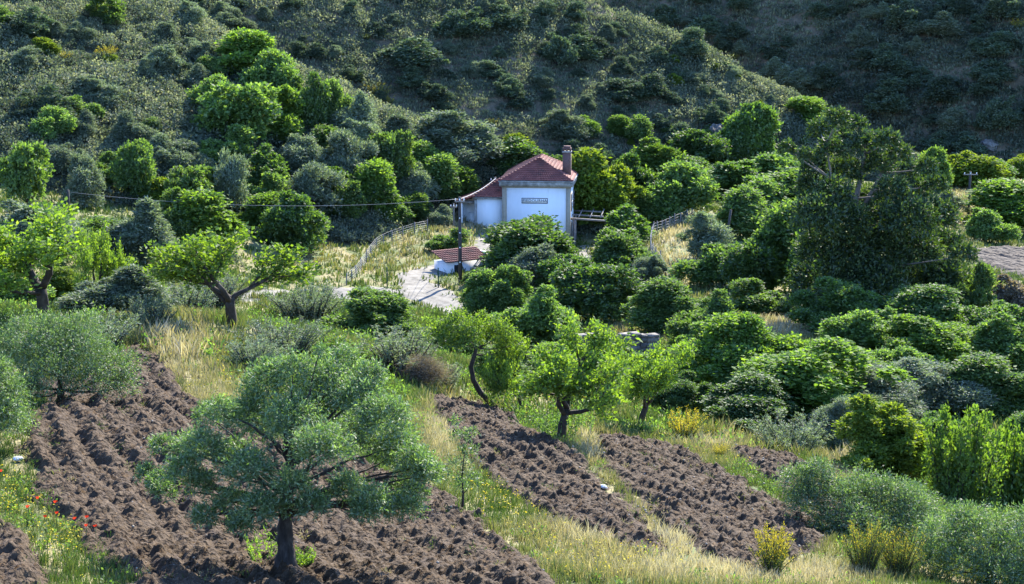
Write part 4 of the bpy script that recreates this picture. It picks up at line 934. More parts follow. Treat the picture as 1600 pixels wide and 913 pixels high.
B('green', 1455, 300, 232, 56, 'upright green bush right of the eucalyptus top', group='bushes beyond the far tilled field', Y=222)
B('yellow', 1508, 292, 244, 76, 'yellow flecked bush behind the far power pole', group='bushes beyond the far tilled field', Y=262)
B('dark', 1552, 285, 250, 56, 'dark round bush at the foot of the right hill', group='bushes beyond the far tilled field', Y=265)
B('yellow', 1588, 285, 246, 50, 'light green bush at the right edge under the shaded hill', group='bushes beyond the far tilled field', Y=267)
B('grey', 1480, 345, 300, 60, 'dry grey bush on the bank left of the far power pole', group='bushes beyond the far tilled field', Y=218)
# left foot of the hill and the meadow
for a in [('herb',285,492,432,110,'silvery grey low shrub between the almond trees and the lane',92),('grey',190,492,425,120,'grey green shrub behind the low almond branch',96),
          ('herb',235,515,450,70,'small silver shrub behind the dry pinkish grass',88),
          ('herb',620,585,520,140,'silvery grey shrub in the rough grass below the gravel path',82),('greybroom',655,606,556,75,'brownish twiggy broom left of the curved almond trunk',76),
          ('herb',440,560,500,120,'silver green low shrub right of the wide almond tree',80),('greenherb',545,580,530,60,'small upright green shrub in the rough grass above the large olive',78),
          ('finegreen',500,640,560,90,'green sapling bush just behind the top of the large olive',60),
          ('green',700,392,358,50,'yellowish mound of shrub in the meadow left of the power pole',178),          ('dark',748,448,420,40,'dark shrub at the foot of the power pole',158),
          ('grey',1015,440,400,50,'grey shrub inside the right wire fence',160),('herb',1235,712,640,110,'pale grey broom shrub behind the right tilled terrace',70),
          ('finegrey',1290,690,645,60,'small grey shrub beside the pale grey broom',72)]:
    k, u, vb, vt, wd, lab, Y = a
    B(k, u, vb, vt, wd, lab, name='shrub', cat='shrub', group='shrubs in the rough grass', Y=Y)
for a in [('flowerbroom',1070,692,632,78,'yellow flowering broom right of the low forked almond tree',70),('broom',1110,690,655,40,'small greenish broom beside the yellow flowering one',70),
          ('flowerbroom',1206,900,805,80,'sparse broom covered in yellow flowers at the lower edge of the right terrace',39),('broom',1350,895,800,90,'yellow green broom bush in the bottom right, left of a taller one',40),
          ('broom',1405,900,812,90,'yellow green broom bush beside the dark olive in the bottom right',40.5),('flowerbroom',1418,758,728,34,'little patch of yellow broom under the loose yellow green bush',64),
          ('flowerbroom',1125,715,690,34,'little yellow flowering broom on the bank above the right terrace',64)]:
    k, u, vb, vt, wd, lab, Y = a
    B(k, u, vb, vt, wd, lab, name='broom_bush', cat='broom bush', group='broom bushes', Y=Y)
# lower bushes that close the cover between the larger ones
for a in [('finebright',1305,625,560,130,'low bright bush between the broad bright bush and the grey olive bushes',GR),('finegreen',1215,600,538,110,'green bush on the upper rim of the hollow under the dry bank',GR),
          ('finegreen',1405,625,545,100,'mid green bush behind the grey olive bushes at right',GR),('finebright',1500,640,585,100,'small bright bush poking out between the grey olive bushes',GR),
          ('finedark',1590,735,645,90,'dark bush at the right edge behind the upright shoots',GR),('finedark',1440,735,650,110,'dark green bush between the yellow green bush and the upright shoots',GR),
          ('finegreen',1330,690,625,80,'green bush left of the yellow green bush, in front of the grey one',GR),('finedark',1050,640,585,90,'dark bush behind the low forked almond tree',GT),
          ('finedark',1330,528,455,140,'dark bush mass under the eucalyptus on its left',GR),('finedark',1425,535,462,140,'dark bush mass under the eucalyptus on its right',GR),('finedark',1548,545,475,105,'dull dark bush right of the eucalyptus under the far field',GR),
          ('finegreen',700,560,505,95,'green bush between the curved almond crown and the gravel path',GT),('finebright',890,610,555,120,'bright bush behind the straight trunked almond tree',GT),
          ('finegreen',800,605,545,100,'green bush behind the small almond tree on the middle terrace',GT),('herb',690,605,560,70,'grey shrub left of the curved almond trunk',GT),
          ('finegreen',985,600,560,90,'green bush under the dark stone wall',GT),('herb',480,500,462,110,'silvery green shrub in front of the lane, right of the wide almond tree',GT),
          ('herb',400,575,530,90,'grey shrub in the rough grass above the left of the large olive',GT),('herb',150,545,500,110,'low silvery shrub on the bank below the big left almond tree',GT),
          ('herb',335,478,440,100,'silvery shrub right behind the wide almond tree trunk',GT),('fineyellow',100,475,428,90,'yellowish green bush between the big left almond tree and the leaning trunk',GT),
          ('green',20,480,420,90,'green bush under the left side of the big left almond tree',GT),('greenherb',500,560,515,90,'leafy green shrub in the rough grass left of the gravel path end',GT),
          ('greenherb',560,650,600,80,'leafy green shrub between the large olive and the middle terrace',GT),('finedark',1135,600,545,80,'dark gap filling bush beside the tall bright bush in the hollow',GT),
          ('green',1000,425,385,60,'green bush inside the right fence below the canopy',GS),('green',1010,350,300,60,'green bush between the dark tree and the cone shaped tree',GS),
          ('dark',880,450,400,60,'dark bush at the right foot of the large fig bush',GS),
          ('dark',1240,430,350,70,'dark bush between the tall green bush and the eucalyptus',GM),('green',1120,305,268,70,'rounded green bush at the top end of the dry track',GM),('dark',1080,285,250,60,'dark bush at the foot of the middle hill above the track',GM)]:
    k, u, vb, vt, wd, lab, g = a
    B(k, u, vb, vt, wd, lab, group=g)
# trees on the left hillside
for a in [('T','green',45,330,208,95,'broad bright green tree at the left edge on the lower slope'),('B','grey',130,325,243,54,'grey green bush right of the broad tree at the left edge'),
          ('T','green',215,318,208,78,'bright topped green tree standing alone on the lower left slope'),('B','grey',205,232,176,58,'pale feathery bush on the open scrub slope'),
          ('B','yellow',70,92,62,50,'yellow green bush with a dark foot high on the left slope'),('B','yellow',172,102,86,22,'tiny bright green bush high on the left slope'),
          ('T','green',300,345,248,95,'rounded green tree left of the leaning bare trunk'),('B','bright',330,400,300,100,'bright green bush behind the wide almond tree'),
          ('B','green',275,385,300,70,'green bush left of the bright bush behind the wide almond'),
          ('B','grey',222,415,312,95,'blue grey bush in shade above the low almond tree'),('B','yellow',258,330,280,50,'small light green bush on the slope foot'),
          ('T','olivetree',362,350,208,76,'tree with a leaning bare trunk and tufted bright top'),('B','bright',412,368,303,72,'clipped looking bright green bush beside the slope foot'),
          ('B','dark',458,392,303,76,'dark green bush right of the bright one at the slope foot'),('T','olivetree',492,345,232,100,'large grey green tree above the meadow corner'),
          ('T','green',378,235,115,140,'widest tree on the left slope, dark on its left side'),('B','bright',435,215,138,70,'bright green crown right of the widest slope tree'),
          ('T','dark',488,212,106,62,'tall dark tree on the ridge of the left slope'),('B','green',523,205,128,46,'pale green crown touching the tall dark ridge tree'),
          ('B','bright',390,118,48,78,'bright green bush on the ridge line near the top'),('B','green',425,160,82,66,'long green bush on the ridge below the topmost one'),
          ('T','olivetree',548,290,192,92,'grey green tree under the ridge, above the meadow'),('T','green',622,300,194,76,'tall green tree where the ridge drops to the station'),
          ('B','green',680,315,244,62,'green bush below the ridge end left of the house'),('B','bright',722,318,262,58,'bright green bush closest to the left end of the house roof'),
          ('B','dark',606,352,320,54,'dark round bush at the far edge of the meadow'),('B','dark',628,340,304,52,'second dark round bush behind the first at the meadow edge'),
          ('B','grey',572,250,190,70,'grey bush on the ridge between two trees'),('B','green',655,270,222,66,'olive toned bush on the ridge end'),
          ('B','grey',710,268,224,76,'long brownish grey bush on the falling ridge line'),('B','dark',590,325,262,70,'dark shaded bush under the tall green ridge tree'),
          ('B','dark',420,300,235,66,'dark bush in the gully beside the rock face'),('B','green',545,345,285,60,'green bush at the back corner of the meadow'),
          ('B','grey',350,50,18,46,'pale grey bush standing behind the ridge top'),('B','green',160,395,345,80,'green bush behind the big left almond tree'),
          ('B','grey',60,395,320,120,'grey bush mass behind the big left almond tree'),('B','dark',515,320,262,60,'dark bush below the grey green trees'),
          ('B','green',650,345,300,46,'light green bush left of the white porch'),('B','grey',690,350,322,40,'small grey shrub beside the white porch pillar'),
          ('B','green',350,265,198,72,'green bush above the tree with the leaning trunk'),('B','grey',470,275,212,64,'grey green bush below the tall dark ridge tree'),('B','green',405,335,272,62,'green bush right of the leaning bare trunk'),
          ('B','bright',583,330,252,66,'light green bush in the middle of the tree band above the meadow'),('T','green',598,280,198,66,'green tree on the ridge left of the tall green ridge tree'),('B','grey',648,335,262,56,'grey bush low in the tree band beside the porch'),
          ('B','green',338,185,120,60,'green bush left of the widest slope tree'),('B','grey',562,220,150,62,'pale grey bush on the ridge behind the tall dark tree'),('B','dark',455,190,128,52,'dark bush between the widest tree and the tall dark ridge tree'),
          ('B','grey',255,268,212,62,'grey bush on the scrub slope above the rounded tree'),('B','grey',92,270,228,56,'grey bush above the broad tree at the left edge'),('B','green',165,285,240,50,'green bush between the broad edge tree and the lone bright topped tree'),
          ('B','dark',330,320,262,56,'dark bush in shade left of the leaning trunk'),('B','green',520,255,200,56,'green bush on the slope right below the ridge trees'),('B','green',475,390,330,70,'green bush at the left corner of the meadow'),
          ('B','bright',745,330,288,44,'small light green bush touching the wing roof of the house'),('B','green',690,285,240,56,'green bush at the end of the ridge behind the house'),('B','grey',630,240,180,70,'grey bush on the ridge above the station meadow'),
          ('B','green',370,110,78,50,'green bush just left of the ridge line high on the slope'),('B','dark',440,130,100,40,'dark bush behind the ridge below the topmost green one')]:
    if a[0] == 'T': tree(a[1], a[2], a[3], a[4], a[5], a[6], GL)
    else: B(a[1], a[2], a[3], a[4], a[5], a[6], group=GL)
# named bushes of the middle and right hills
GH = 'dark bushes on the middle hill'
for a in [('hillbush',642,106,62,70,'large dark bush left of the bare streak on the middle hill'),('hillbush',735,62,24,72,'dark bush near the top of the bare patch on the middle hill'),
          ('hillbush',868,102,55,50,'dark bush at the left end of the dark row on the middle hill'),('hillbush',905,98,56,52,'dark bush in the middle of the dark row on the middle hill'),('hillbush',940,92,58,44,'dark bush at the right end of the dark row on the middle hill'),
          ('hillbush',636,136,104,42,'round dark bush under the large one left of the bare streak'),('hillbush',672,160,132,46,'low dark bush at the foot of the bare streak'),
          ('hillbush',806,168,144,34,'small round bush alone in the middle of the shaded slope'),('hillbush',790,50,18,60,'dark bush right of the top of the bare patch'),
          ('grey',700,245,184,110,'broad pale grey bush behind the ridge end at the foot of the middle hill'),('grey',752,250,200,60,'pale grey bush right of the broad one at the foot of the middle hill'),
          ('grey',876,216,172,56,'pale grey bush above the chimney'),('bright',915,212,184,36,'bright green bush right of the chimney'),('bright',967,214,180,34,'bright green bush low on the middle hill, left of a twin'),('green',995,222,182,44,'green bush low on the middle hill, right of its twin'),
          ('bright',1015,282,222,70,'light green bush at the hill foot right of the narrow dark tree'),('hillbush',1035,52,10,52,'dark round bush on the skyline of the middle hill'),
          ('hillbush',1072,86,44,50,'grey dark bush on the falling skyline right of the round one'),('hillbush',1130,84,54,28,'little tree like bush on the falling skyline'),
          ('dark',1172,262,165,60,'dark tall bush beside the pale rock face'),('dark',1095,270,205,66,'dark bush left of the pale rock face'),('dark',1130,268,212,60,'dark bush under the pale rock face'),
          ('bright',1265,190,155,60,'green bush on the skyline above the eucalyptus'),('hillbush',965,160,130,56,'dark bush in the row below the dark row'),('hillbush',1010,152,124,50,'dark bush at the right of the lower row')]:
    k, u, vb, vt, wd, lab = a
    B(k, u, vb, vt, wd, lab, name='hill_bush', cat='bush', group=GH)
for a in [('hillbush',1570,208,154,54,'round pale topped bush low on the shaded right hill'),('hillbush',1515,252,214,56,'wide dark bush at the foot of the shaded right hill'),('hillbush',1415,140,95,48,'greyish bush halfway up the shaded right hill'),
          ('grey',1465,58,28,60,'pale lit bush high on the shaded right hill'),('hillbush',1548,130,95,50,'lit bush near the right edge of the shaded hill')]:
    k, u, vb, vt, wd, lab = a
    B(k, u, vb, vt, wd, lab, name='hill_bush', cat='bush', group='bushes on the shaded right hill')

# smaller bushes of the hills that nothing tells apart
def scatter_bushes(n, seed, hid, kinds, size, label, group, box):
    rng = np.random.default_rng(seed)
    u = rng.uniform(box[0], box[2], n * 6); v = rng.uniform(box[1], box[3], n * 6)
    P = at_many(np.stack([u, v], 1)); k = which(P[:, 0], P[:, 1]) == hid
    P = P[k][:n]
    for x, y, z in P:
        kd = kinds[rng.integers(len(kinds))]; s = rng.uniform(*size) * (0.7 + 0.6 * rng.random())
        o = link('hill_bush', proto(kd, int(rng.integers(3))), None, (x, y, z - 0.1), (0, 0, rng.random() * 6.28), (s, s, s * rng.uniform(0.6, 0.85)))
        tag(o, label, 'bush', group)
scatter_bushes(60, 1, 1, ['green', 'grey', 'hillbush', 'grey'], (2.0, 3.4), 'small rounded bush among the grey green scrub of the left hillside', 'small bushes in the left hillside scrub', (-60, -40, 640, 330))
scatter_bushes(110, 2, 2, ['hillbush', 'hillbush', 'hillbush', 'grey'], (1.5, 3.6), 'small dark bush on the steep grassy face of the middle hill', 'small bushes on the middle hill face', (240, -30, 1420, 260))
scatter_bushes(60, 3, 3, ['hillbush', 'grey', 'hillbush'], (3.0, 6.5), 'small dark bush on the shaded slope of the far right hill', 'small bushes on the shaded right hill', (950, -30, 1650, 270))
scatter_bushes(38, 4, 2, ['grey', 'yellow', 'green'], (1.2, 2.2), 'small sunlit bush on the falling right shoulder of the middle hill', 'small bushes on the sunlit shoulder', (950, 10, 1420, 230))

# ------------------------------------------------------------------ stuff: scrub, grass, weeds
def scrub(name, n, seed, hid, box, size, twigs, L, W, tint_off=0.0, kind_fn=None):
    rng = np.random.default_rng(seed)
    x = rng.uniform(box[0], box[2], n * 8); y = rng.uniform(box[1], box[3], n * 8)
    z = H(x, y); u, v = project(x, y, z)
    k = (which(x, y) == hid) & (u > -260) & (u < 1860) & (v > -120) & (v < 480)
    if kind_fn is not None: k &= rng.random(len(x)) < kind_fn(x, y)
    x = x[k][:n]; y = y[k][:n]; z = z[k][:n]; n = len(x)
    print(name, n)
    s = rng.uniform(size[0], size[1], n) * (0.6 + 0.8 * vnoise(x / 7, y / 7, seed))
    m = twigs
    d = rng.normal(size=(n, m, 3)); d[..., 2] = np.abs(d[..., 2]) * 1.1; d = unit(d)
    r = (0.62 + 0.38 * rng.random((n, m, 1)) ** 0.6) * (0.8 + 0.4 * rng.random((n, 1, 1)))
    el = np.stack([1 + 0.35 * rng.normal(size=n), 1 + 0.35 * rng.normal(size=n), 0.62 + 0.35 * rng.random(n)], 1).clip(0.5, 1.6)
    P = np.stack([x, y, z], 1)[:, None] + d * r * s[:, None, None] * el[:, None] + rng.normal(0, 0.05, (n, m, 3)) * s[:, None, None]
    dd = unit(d * 0.25 + rng.normal(0, 0.7, (n, m, 3)) + np.array([0, 0, 0.2])); nn = unit(d * 0.8 + rng.normal(0, 0.5, (n, m, 3)) + np.array([0, 0, 0.25]))
    sz = (0.6 + 0.8 * rng.random((n, m))) * (0.7 + 0.3 * s[:, None])
    V, Q = leaf_quads(P.reshape(-1, 3), dd.reshape(-1, 3), nn.reshape(-1, 3), (L * sz).ravel(), (W * sz).ravel())
    t0 = rng.random(n) ** 1.3 * 0.75 + 0.6 * (fbm(x / 9, y / 9, seed + 3, 3) - 0.5) + 0.05 + tint_off
    T = np.clip(t0[:, None] + rng.normal(0, 0.14, (n, m)), 0, 1).ravel()
    return tag(link(name, np_mesh(name, V, [Q], [LM['scrub']], T)), kind='stuff')
def bare_patch(x, y):
    u, v = project(x, y, H(x, y))
    m = np.exp(-((u - 760) / 95) ** 2 - ((v - 130) / 75) ** 2) + np.exp(-((u - 620) / 30) ** 2 - ((v - 140) / 90) ** 2)
    return np.clip((vnoise(x / 12, y / 16, 90) - 0.2) * 1.8 + np.clip((x - 20) / 25, 0, 1) - 1.1 * m, 0.10, 1)
scrub('scrub', 4800, 51, 1, (-75, 130, 20, 225), (0.8, 1.8), 210, 0.21, 0.125, 0.12)
scrub('scrub', 6500, 52, 2, (-90, 215, 80, 300), (0.5, 1.7), 120, 0.26, 0.14, 0.10, bare_patch)
scrub('scrub', 2600, 53, 3, (-40, 250, 200, 390), (0.6, 2.1), 100, 0.38, 0.17, -0.12, lambda x, y: np.clip((vnoise(x / 14, y / 20, 91) - 0.2) * 1.6, 0.08, 1))

def hill_grass(n, seed, hid, box, h):
    rng = np.random.default_rng(seed); x = rng.uniform(box[0], box[2], n * 6); y = rng.uniform(box[1], box[3], n * 6); z = H(x, y); u, v = project(x, y, z)
    k = (which(x, y) == hid) & (u > -200) & (u < 1800) & (v > -90) & (v < 480); x = x[k][:n]; y = y[k][:n]; z = z[k][:n]; n = len(x); m = 16
    P = np.stack([x, y, z], 1)[:, None] + rng.normal(0, 0.28, (n, m, 3)) * np.array([1, 1, 0.1])
    d = unit(rng.normal(0, 0.35, (n, m, 3)) + np.array([0, 0, 1])); nn = unit(rng.normal(size=(n, m, 3)))
    L = h * rng.uniform(0.5, 1.2, (n, m)); V, Q = leaf_quads(P.reshape(-1, 3), d.reshape(-1, 3), nn.reshape(-1, 3), L.ravel(), (L * 0.28).ravel())
    T = np.clip(0.62 + 0.5 * (fbm(x / 8, y / 8, seed, 3) - 0.5)[:, None] + rng.normal(0, 0.2, (n, m)), 0, 1).ravel()
    tag(link('hill_grass', np_mesh('hill_grass', V, [Q], [LM['scrub']], T)), kind='stuff')
hill_grass(15000, 56, 2, (-90, 215, 80, 300), 0.55)
hill_grass(12000, 57, 3, (-40, 250, 200, 390), 0.8)

# grass: dryness and density follow the places where the photo has straw, meadow or green verge
DRY = [(1000,870,190,45,1.0),(1250,900,160,30,.9),(870,810,60,40,.35),(690,690,50,70,.75),(760,640,30,60,.4),(275,540,70,60,.8),(330,620,60,60,.35),(930,705,40,40,.7),(1000,790,70,50,.4),(1060,380,45,60,.9),(1230,515,90,30,.8),(1120,700,90,25,.6),(1330,740,60,30,.7),
       (1000,520,90,25,.55),(730,350,50,25,.7),(620,390,90,40,.4),(480,405,60,25,.35),(1130,430,60,30,.6),(1520,320,60,60,.7),(560,760,30,30,.6),(430,540,80,50,.2)]
def dryness(u, v):
    d = np.full(u.shape, 0.16)
    for cu, cv, ru, rv, a in DRY: d = d + a * np.exp(-((u - cu) / ru) ** 2 - ((v - cv) / rv) ** 2)
    return np.clip(d, 0, 1)
BARE = SOILP + PATHP + [FARF]
def grass(name, ntuft, seed, yr, blades, h, wd, near=True, spreadr=0.12, keepf=None):
    rng = np.random.default_rng(seed)
    Y = np.sqrt(rng.uniform(yr[0] ** 2, yr[1] ** 2, ntuft)); u0 = rng.uniform(-120, 1720, ntuft)
    X = (u0 - CU) / F * Y * 1.02
    k = which(X, Y) == 0
    ins = np.zeros(ntuft, bool)
    for i, P in enumerate(BARE): ins |= in_poly(P, X, Y) & (edge_dist(P, X, Y) > (0.2 + 0.9 * fbm(X, Y, 77, 2)) * (0.35 if i < len(SOILP) else 1.0))
    k &= ~ins
    X, Y = X[k], Y[k]; Z = base_h(X, Y); u, v = project(X, Y, Z)
    dn = 0.35 + 0.9 * fbm(X / 1.6, Y / 1.6, seed, 3) + 0.4 * dryness(u, v)
    k = rng.random(len(X)) < dn
    if keepf is not None: k &= keepf(X, Y, u, v)
    X, Y, Z, u, v = X[k], Y[k], Z[k], u[k], v[k]; n = len(X)
    dr = dryness(u, v) + 0.9 * (fbm(X / 2.2, Y / 2.2, seed + 1, 4) - 0.45)
    m = blades
    th = rng.random((n, m)) * 6.283; rr = spreadr * np.sqrt(rng.random((n, m)))
    bx = X[:, None] + rr * np.cos(th); by = Y[:, None] + rr * np.sin(th)
    hh = h * (0.45 + 0.9 * rng.random((n, m))) * (0.6 + 0.8 * vnoise(X / 2, Y / 2, seed + 2))[:, None] * (0.8 + 0.5 * np.clip(dr, 0, 1))[:, None]
    th2 = th + rng.normal(0, 0.8, (n, m)); ln = 0.18 + 0.4 * rng.random((n, m))
    a = rng.random((n, m)) * 6.283; ww = wd * (0.6 + 0.8 * rng.random((n, m)))
    B0 = np.stack([bx - np.cos(a) * ww / 2, by - np.sin(a) * ww / 2, np.broadcast_to(Z[:, None] - 0.03, bx.shape)], -1)
    B1 = np.stack([bx + np.cos(a) * ww / 2, by + np.sin(a) * ww / 2, np.broadcast_to(Z[:, None] - 0.03, bx.shape)], -1)
    mx = bx + np.cos(th2) * ln * hh * 0.35; my = by + np.sin(th2) * ln * hh * 0.35; mz = Z[:, None] + hh * 0.62
    tx = bx + np.cos(th2) * ln * hh; ty = by + np.sin(th2) * ln * hh; tz = Z[:, None] + hh * 0.98
    M0 = np.stack([mx - np.cos(a) * ww * 0.42, my - np.sin(a) * ww * 0.42, mz], -1); M1 = np.stack([mx + np.cos(a) * ww * 0.42, my + np.sin(a) * ww * 0.42, mz], -1)
    TP = np.stack([tx, ty, tz], -1)
    V = np.stack([B0, B1, M1, M0, TP], 2).reshape(-1, 3)
    i = np.arange(n * m) * 5
    Q = np.stack([i, i + 1, i + 2, i + 3], 1); T3 = np.stack([i + 3, i + 2, i + 4], 1)
    tt = np.clip(dr[:, None] * 0.85 + 0.05 + rng.normal(0, 0.13, (n, m)), 0, 1).ravel()
    print(name, n * m)
    return tag(link(name, np_mesh(name, V, [Q, T3], [LM['grass']], np.concatenate([tt, tt]))), kind='stuff')
grass('grass', 34000, 61, (27, 66), 10, 0.23, 0.018)
grass('grass', 26000, 62, (60, 128), 7, 0.42, 0.05, spreadr=0.25)
grass('meadow_grass', 36000, 63, (120, 262), 6, 0.42, 0.11, spreadr=0.45)
def weeds(name, n, seed, yr, size, leaves, L, W, mat, th=0.5):
    rng = np.random.default_rng(seed)
    Y = np.sqrt(rng.uniform(yr[0] ** 2, yr[1] ** 2, n)); X = (rng.uniform(-120, 1720, n) - CU) / F * Y * 1.02
    k = which(X, Y) == 0
    for P in BARE: k &= ~(in_poly(P, X, Y) & (edge_dist(P, X, Y) > 0.1))
    k &= fbm(X / 2.5, Y / 2.5, seed, 3) > th
    X, Y = X[k], Y[k]; Z = base_h(X, Y); u, v = project(X, Y, Z); k = rng.random(len(X)) > dryness(u, v) * 0.8
    X, Y, Z = X[k], Y[k], Z[k]; n = len(X); m = leaves
    s = rng.uniform(*size, n)
    d = rng.normal(size=(n, m, 3)); d[..., 2] = np.abs(d[..., 2]) * 1.1; d = unit(d)
    P = np.stack([X, Y, Z], 1)[:, None] + d * (s[:, None] * (0.2 + 0.8 * rng.random((n, m))))[..., None]
    nn = unit(rng.normal(0, 0.6, (n, m, 3)) + np.array([0, 0, 0.7])); dd = unit(d + rng.normal(0, 0.5, (n, m, 3)))
    V, Q = leaf_quads(P.reshape(-1, 3), dd.reshape(-1, 3), nn.reshape(-1, 3), (L * (0.6 + 0.8 * rng.random((n, m)))).ravel(), (W * (0.6 + 0.8 * rng.random((n, m)))).ravel())
    T = np.clip(rng.random(n)[:, None] * 0.7 + 0.15 + rng.normal(0, 0.15, (n, m)), 0, 1).ravel()
    print(name, n)
    return tag(link(name, np_mesh(name, V, [Q], [mat], T)), kind='stuff')
weeds('weeds', 5200, 65, (27, 70), (0.12, 0.4), 60, 0.07, 0.035, LM['green'], 0.45)
weeds('weeds', 3800, 66, (62, 130), (0.3, 0.8), 70, 0.14, 0.07, LM['green'], 0.47)
weeds('weeds', 3000, 67, (125, 260), (0.4, 1.0), 60, 0.22, 0.11, LM['scrub'], 0.47)

def wildflowers(name, n, seed, spots_, size, hgt):
    rng = np.random.default_rng(seed); uv = []
    for cu, cv, ru, rv, k in spots_: uv.append(np.stack([cu + ru * rng.normal(size=int(n * k)), cv + rv * rng.normal(size=int(n * k))], 1))
    uv = np.vstack(uv); uv = uv[(uv[:, 1] > 330) & (uv[:, 1] < 950)]; P = at_many(uv); k = np.ones(len(P), bool)
    for q in BARE: k &= ~(in_poly(q, P[:, 0], P[:, 1]) & (edge_dist(q, P[:, 0], P[:, 1]) > 0.1))
    P = P[k & (which(P[:, 0], P[:, 1]) == 0)]; m = 4; n = len(P)
    c = P[:, None] + rng.normal(0, 0.05, (n, m, 3)) + np.array([0, 0, 1.0]) * (hgt * (0.5 + 0.6 * rng.random((n, m))))[..., None]
    d = rng.normal(size=(n, m, 3)); d[..., 2] *= 0.3; d = unit(d); nn = unit(rng.normal(0, 0.5, (n, m, 3)) + np.array([0, 0, 1]))
    sz = size * (0.6 + 0.8 * rng.random(n * m)) * np.repeat(P[:, 1] / 45, m) ** 0.6
    V, Q = leaf_quads(c.reshape(-1, 3), d.reshape(-1, 3), nn.reshape(-1, 3), sz, sz * 0.9)
    tag(link(name, np_mesh(name, V, [Q], [LM['flower']], rng.random(len(Q)))), kind='stuff')
wildflowers('wildflowers', 90, 71, [(90, 850, 45, 30, .9), (20, 790, 20, 30, .5), (800, 790, 60, 35, 1.5), (930, 885, 60, 18, 1.2), (1100, 700, 60, 20, 1), (850, 640, 60, 25, .7), (380, 600, 50, 40, .8), (40, 470, 40, 20, .8), (540, 400, 60, 25, .8), (960, 470, 60, 15, .5)], 0.045, 0.35)

for u, v, wd in ((352, 42, 20), (165, 92, 24), (100, 98, 20), (80, 150, 14), (308, 100, 14), (590, 152, 26), (605, 165, 18), (572, 62, 12), (160, 150, 12), (120, 165, 12), (800, 140, 12), (1145, 95, 14), (1590, 45, 18), (770, 195, 12)):
    x, y, z = at(u, v); s_ = wd * y / F
    tag(link('broom_bush', proto('flowerbroom', rs.randrange(3)), None, (x, y, z - 0.05), (0, 0, rs.random() * 6.28), (s_ * 1.5, s_ * 1.5, s_ * 1.0)), 'small yellow flowering broom among the scrub of the hillsides', 'broom bush', 'yellow broom on the hillsides')
# ------------------------------------------------------------------ small details
for i, (u, v, wpx, lab) in enumerate([(29, 722, 20, 'white stone half hidden in the green verge at the left edge'), (290, 806, 10, 'white stone lying on the soil left of the large olive trunk'), (238, 801, 7, 'smaller white stone on the soil, left of its neighbour'),
    (293, 742, 6, 'tiny pale stone on the soil under the left olive branch'), (649, 815, 8, 'pale stone on the soil right of the large olive trunk'), (601, 802, 6, 'small pale stone on the soil under the right olive branches'),
    (733, 705, 14, 'pale stone on the dry grass strip beside the olive sapling'), (942, 765, 18, 'flat pale stone on the strip between the two right terraces'), (745, 752, 10, 'pale stone at the left edge of the middle terrace'), (1010, 700, 9, 'pale stone at the upper edge of the right terrace')]):
    x, y, z = at(u, v); s = wpx * y / F / 2.6
    o = link('pale_stone', rock_mesh('pale_stone', 500 + i, 2, M['palestone'], 0.3, 3), None, (x, y, z + 0.08), (0, 0, i * 1.3), (s * 1.25, s * 0.9, s * 0.55)); tag(o, lab, 'stone', 'pale stones on the fields')
def poppy_mesh():
    rng = np.random.default_rng(8); mb = MB(); mb.tube([(0, 0, -0.05), (0.02, 0, 0.25), (0.0, 0.01, 0.48)], 0.006, 5); st = mb.mesh('stem', M['stem'])
    V = []; Q = []
    for k in range(4):
        a = k * math.pi / 2 + 0.3; r = 0.062
        for (ra, rb) in ((0.0, 0.55), (0.55, 1.0)):
            n = len(V); hgt = lambda q: 0.02 + 0.05 * q * q
            for q, wd in ((ra, 0.25 + 0.6 * ra), (rb, 0.25 + 0.6 * rb)):
                for sg in (-1, 1):
                    V.append((math.cos(a + sg * wd) * r * q, math.sin(a + sg * wd) * r * q, 0.47 + hgt(q) + 0.006 * (k % 2)))
            Q.append((n, n + 1, n + 3, n + 2))
    pt = np_mesh('petals', np.array(V), [np.array(Q)], [M['poppy']], np.full(len(Q), 0.4))
    mb = MB(); mb.tube([(0, 0, 0.475), (0, 0, 0.50), (0, 0, 0.512)], [0.008, 0.013, 0.006], 6); ce = mb.mesh('flower_centre', M['black'])
    return st, pt, ce
PM = poppy_mesh()
for i, (u, v) in enumerate([(60, 812), (88, 818), (90, 836), (118, 845), (137, 842), (136, 856), (150, 857), (3, 768), (45, 826), (72, 842)]):
    x, y, z = at(u, v); e = empty('poppy', (x, y, z), i * 0.9); e.scale = (0.8, 0.8, 0.95)
    for nm, me in zip(('stem', 'petals', 'flower_centre'), PM): link(nm, me, e)
    tag(e, 'red poppy blooming in the grassy verge at the lower left of the tilled field', 'poppy', 'red poppies in the verge')
def sprigs(u, v, n, h, spr, mat, name, label, cat, group, L=0.07, W=0.03, seed=0):
    x, y, z = at(u, v); rng = np.random.default_rng(seed + int(u)); PP = []; DD = []
    for i in range(n):
        a = rng.random() * 6.28; r = spr * math.sqrt(rng.random()); hh = h * rng.uniform(0.5, 1.0); t = rng.random(22)
        b = np.array([r * math.cos(a), r * math.sin(a), 0]); d = unit(np.array([0.3 * math.cos(a), 0.3 * math.sin(a), 1.0]))
        PP.append(b + d * (t * hh)[:, None] + rng.normal(0, 0.02, (22, 3))); DD.append(np.tile(d, (22, 1)))
    P = np.vstack(PP); D = unit(np.vstack(DD) * 0.5 + rng.normal(0, 0.6, P.shape)); V, Q = leaf_quads(P, D, unit(rng.normal(0, .6, P.shape) + np.array([0, 0, .4])), L * rng.uniform(.6, 1.3, len(P)), W)
    tag(link(name, np_mesh(name, V, [Q], [LM[mat]], rng.random(len(Q))), None, (x, y, z)), label, cat, group)
sprigs(418, 885, 46, 0.95, 0.38, 'bright', 'sucker_shoots', 'bright green shoots sprouting left of the large olive trunk', 'plant', 'leafy shoots')
sprigs(478, 893, 60, 0.5, 0.14, 'bright', 'sucker_shoots', 'low green shoots right of the large olive trunk', 'plant', 'leafy shoots', seed=3)
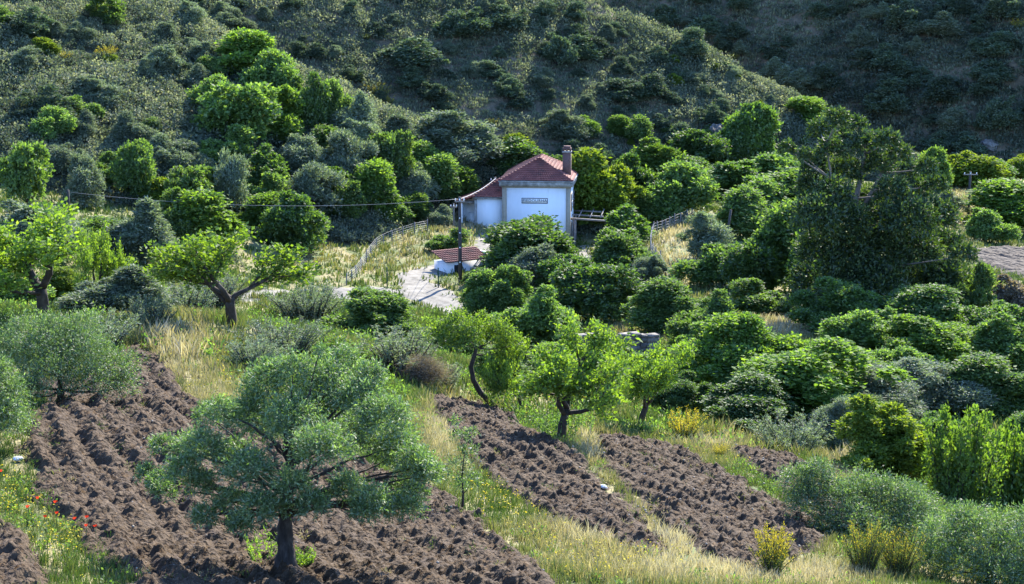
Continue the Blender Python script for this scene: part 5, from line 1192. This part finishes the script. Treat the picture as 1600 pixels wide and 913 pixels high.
sprigs(868, 690, 60, 1.3, 0.6, 'dark', 'ivy_skirt', 'dark ivy and bramble wrapped round the foot of the straight almond trunk', 'plant', 'leafy shoots', 0.08, 0.05)
sprigs(895, 680, 50, 1.2, 0.7, 'green', 'bramble', 'green bramble right of the straight almond trunk foot', 'plant', 'leafy shoots', 0.08, 0.045)
sprigs(770, 640, 50, 1.1, 0.6, 'bright', 'bramble', 'bright bramble just right of the curved almond trunk', 'plant', 'leafy shoots', 0.08, 0.045)

# weeds that came up on the tilled soil
def field_weeds(n, seed):
    rng = np.random.default_rng(seed); PP = []; DD = []; TT = []
    for P in SOILP:
        lo, hi = P.min(0), P.max(0); k = max(int(n * np.prod(hi - lo) / 600), 4)
        x = rng.uniform(lo[0], hi[0], k); y = rng.uniform(lo[1], hi[1], k); ed = edge_dist(P, x, y)
        m = in_poly(P, x, y) & (rng.random(k) < np.exp(-ed / 0.9) + 0.05); x, y = x[m], y[m]
        for a, b in zip(x, y):
            q = 40; d = rng.normal(size=(q, 3)); d[:, 2] = np.abs(d[:, 2]); d = unit(d); r = rng.uniform(0.10, 0.30)
            PP.append(np.array([a, b, Hz(a, b) + 0.06]) + d * r * rng.random((q, 1))); DD.append(d); TT.append(np.full(q, rng.random()))
    P = np.vstack(PP); D = unit(np.vstack(DD) + rng.normal(0, .4, P.shape)); V, Q = leaf_quads(P, D, unit(rng.normal(0, .6, P.shape) + np.array([0, 0, .6])), 0.09 * rng.uniform(.6, 1.5, len(P)), 0.022)
    tag(link('weeds', np_mesh('weeds', V, [Q], [LM['grass']], np.clip(np.concatenate(TT) * 0.75 + rng.normal(0, .1, len(P)), 0, 1))), kind='stuff')
field_weeds(900, 81)
def pebbles(n, seed):
    rng = np.random.default_rng(seed); base, Fc = ico(0); VV = []; FF = []; o = 0
    for P in SOILP[2:] + SOILP[:1]:
        lo, hi = P.min(0), P.max(0); x = rng.uniform(lo[0], hi[0], n); y = rng.uniform(lo[1], hi[1], n); m = in_poly(P, x, y)
        for a, b in zip(x[m], y[m]):
            r = rng.uniform(0.010, 0.034); V = base * r * rng.uniform(0.6, 1.2, 3) + np.array([a, b, Hz(a, b) + 0.06 + float(clods(np.array([a]), np.array([b]), np.array([1.0]))[0]) - 0.05]); VV.append(V); FF.append(Fc + o); o += len(V)
    tag(link('pebbles', np_mesh('pebbles', np.vstack(VV), [np.vstack(FF)], [M['stone']])), kind='stuff')
pebbles(330, 83)
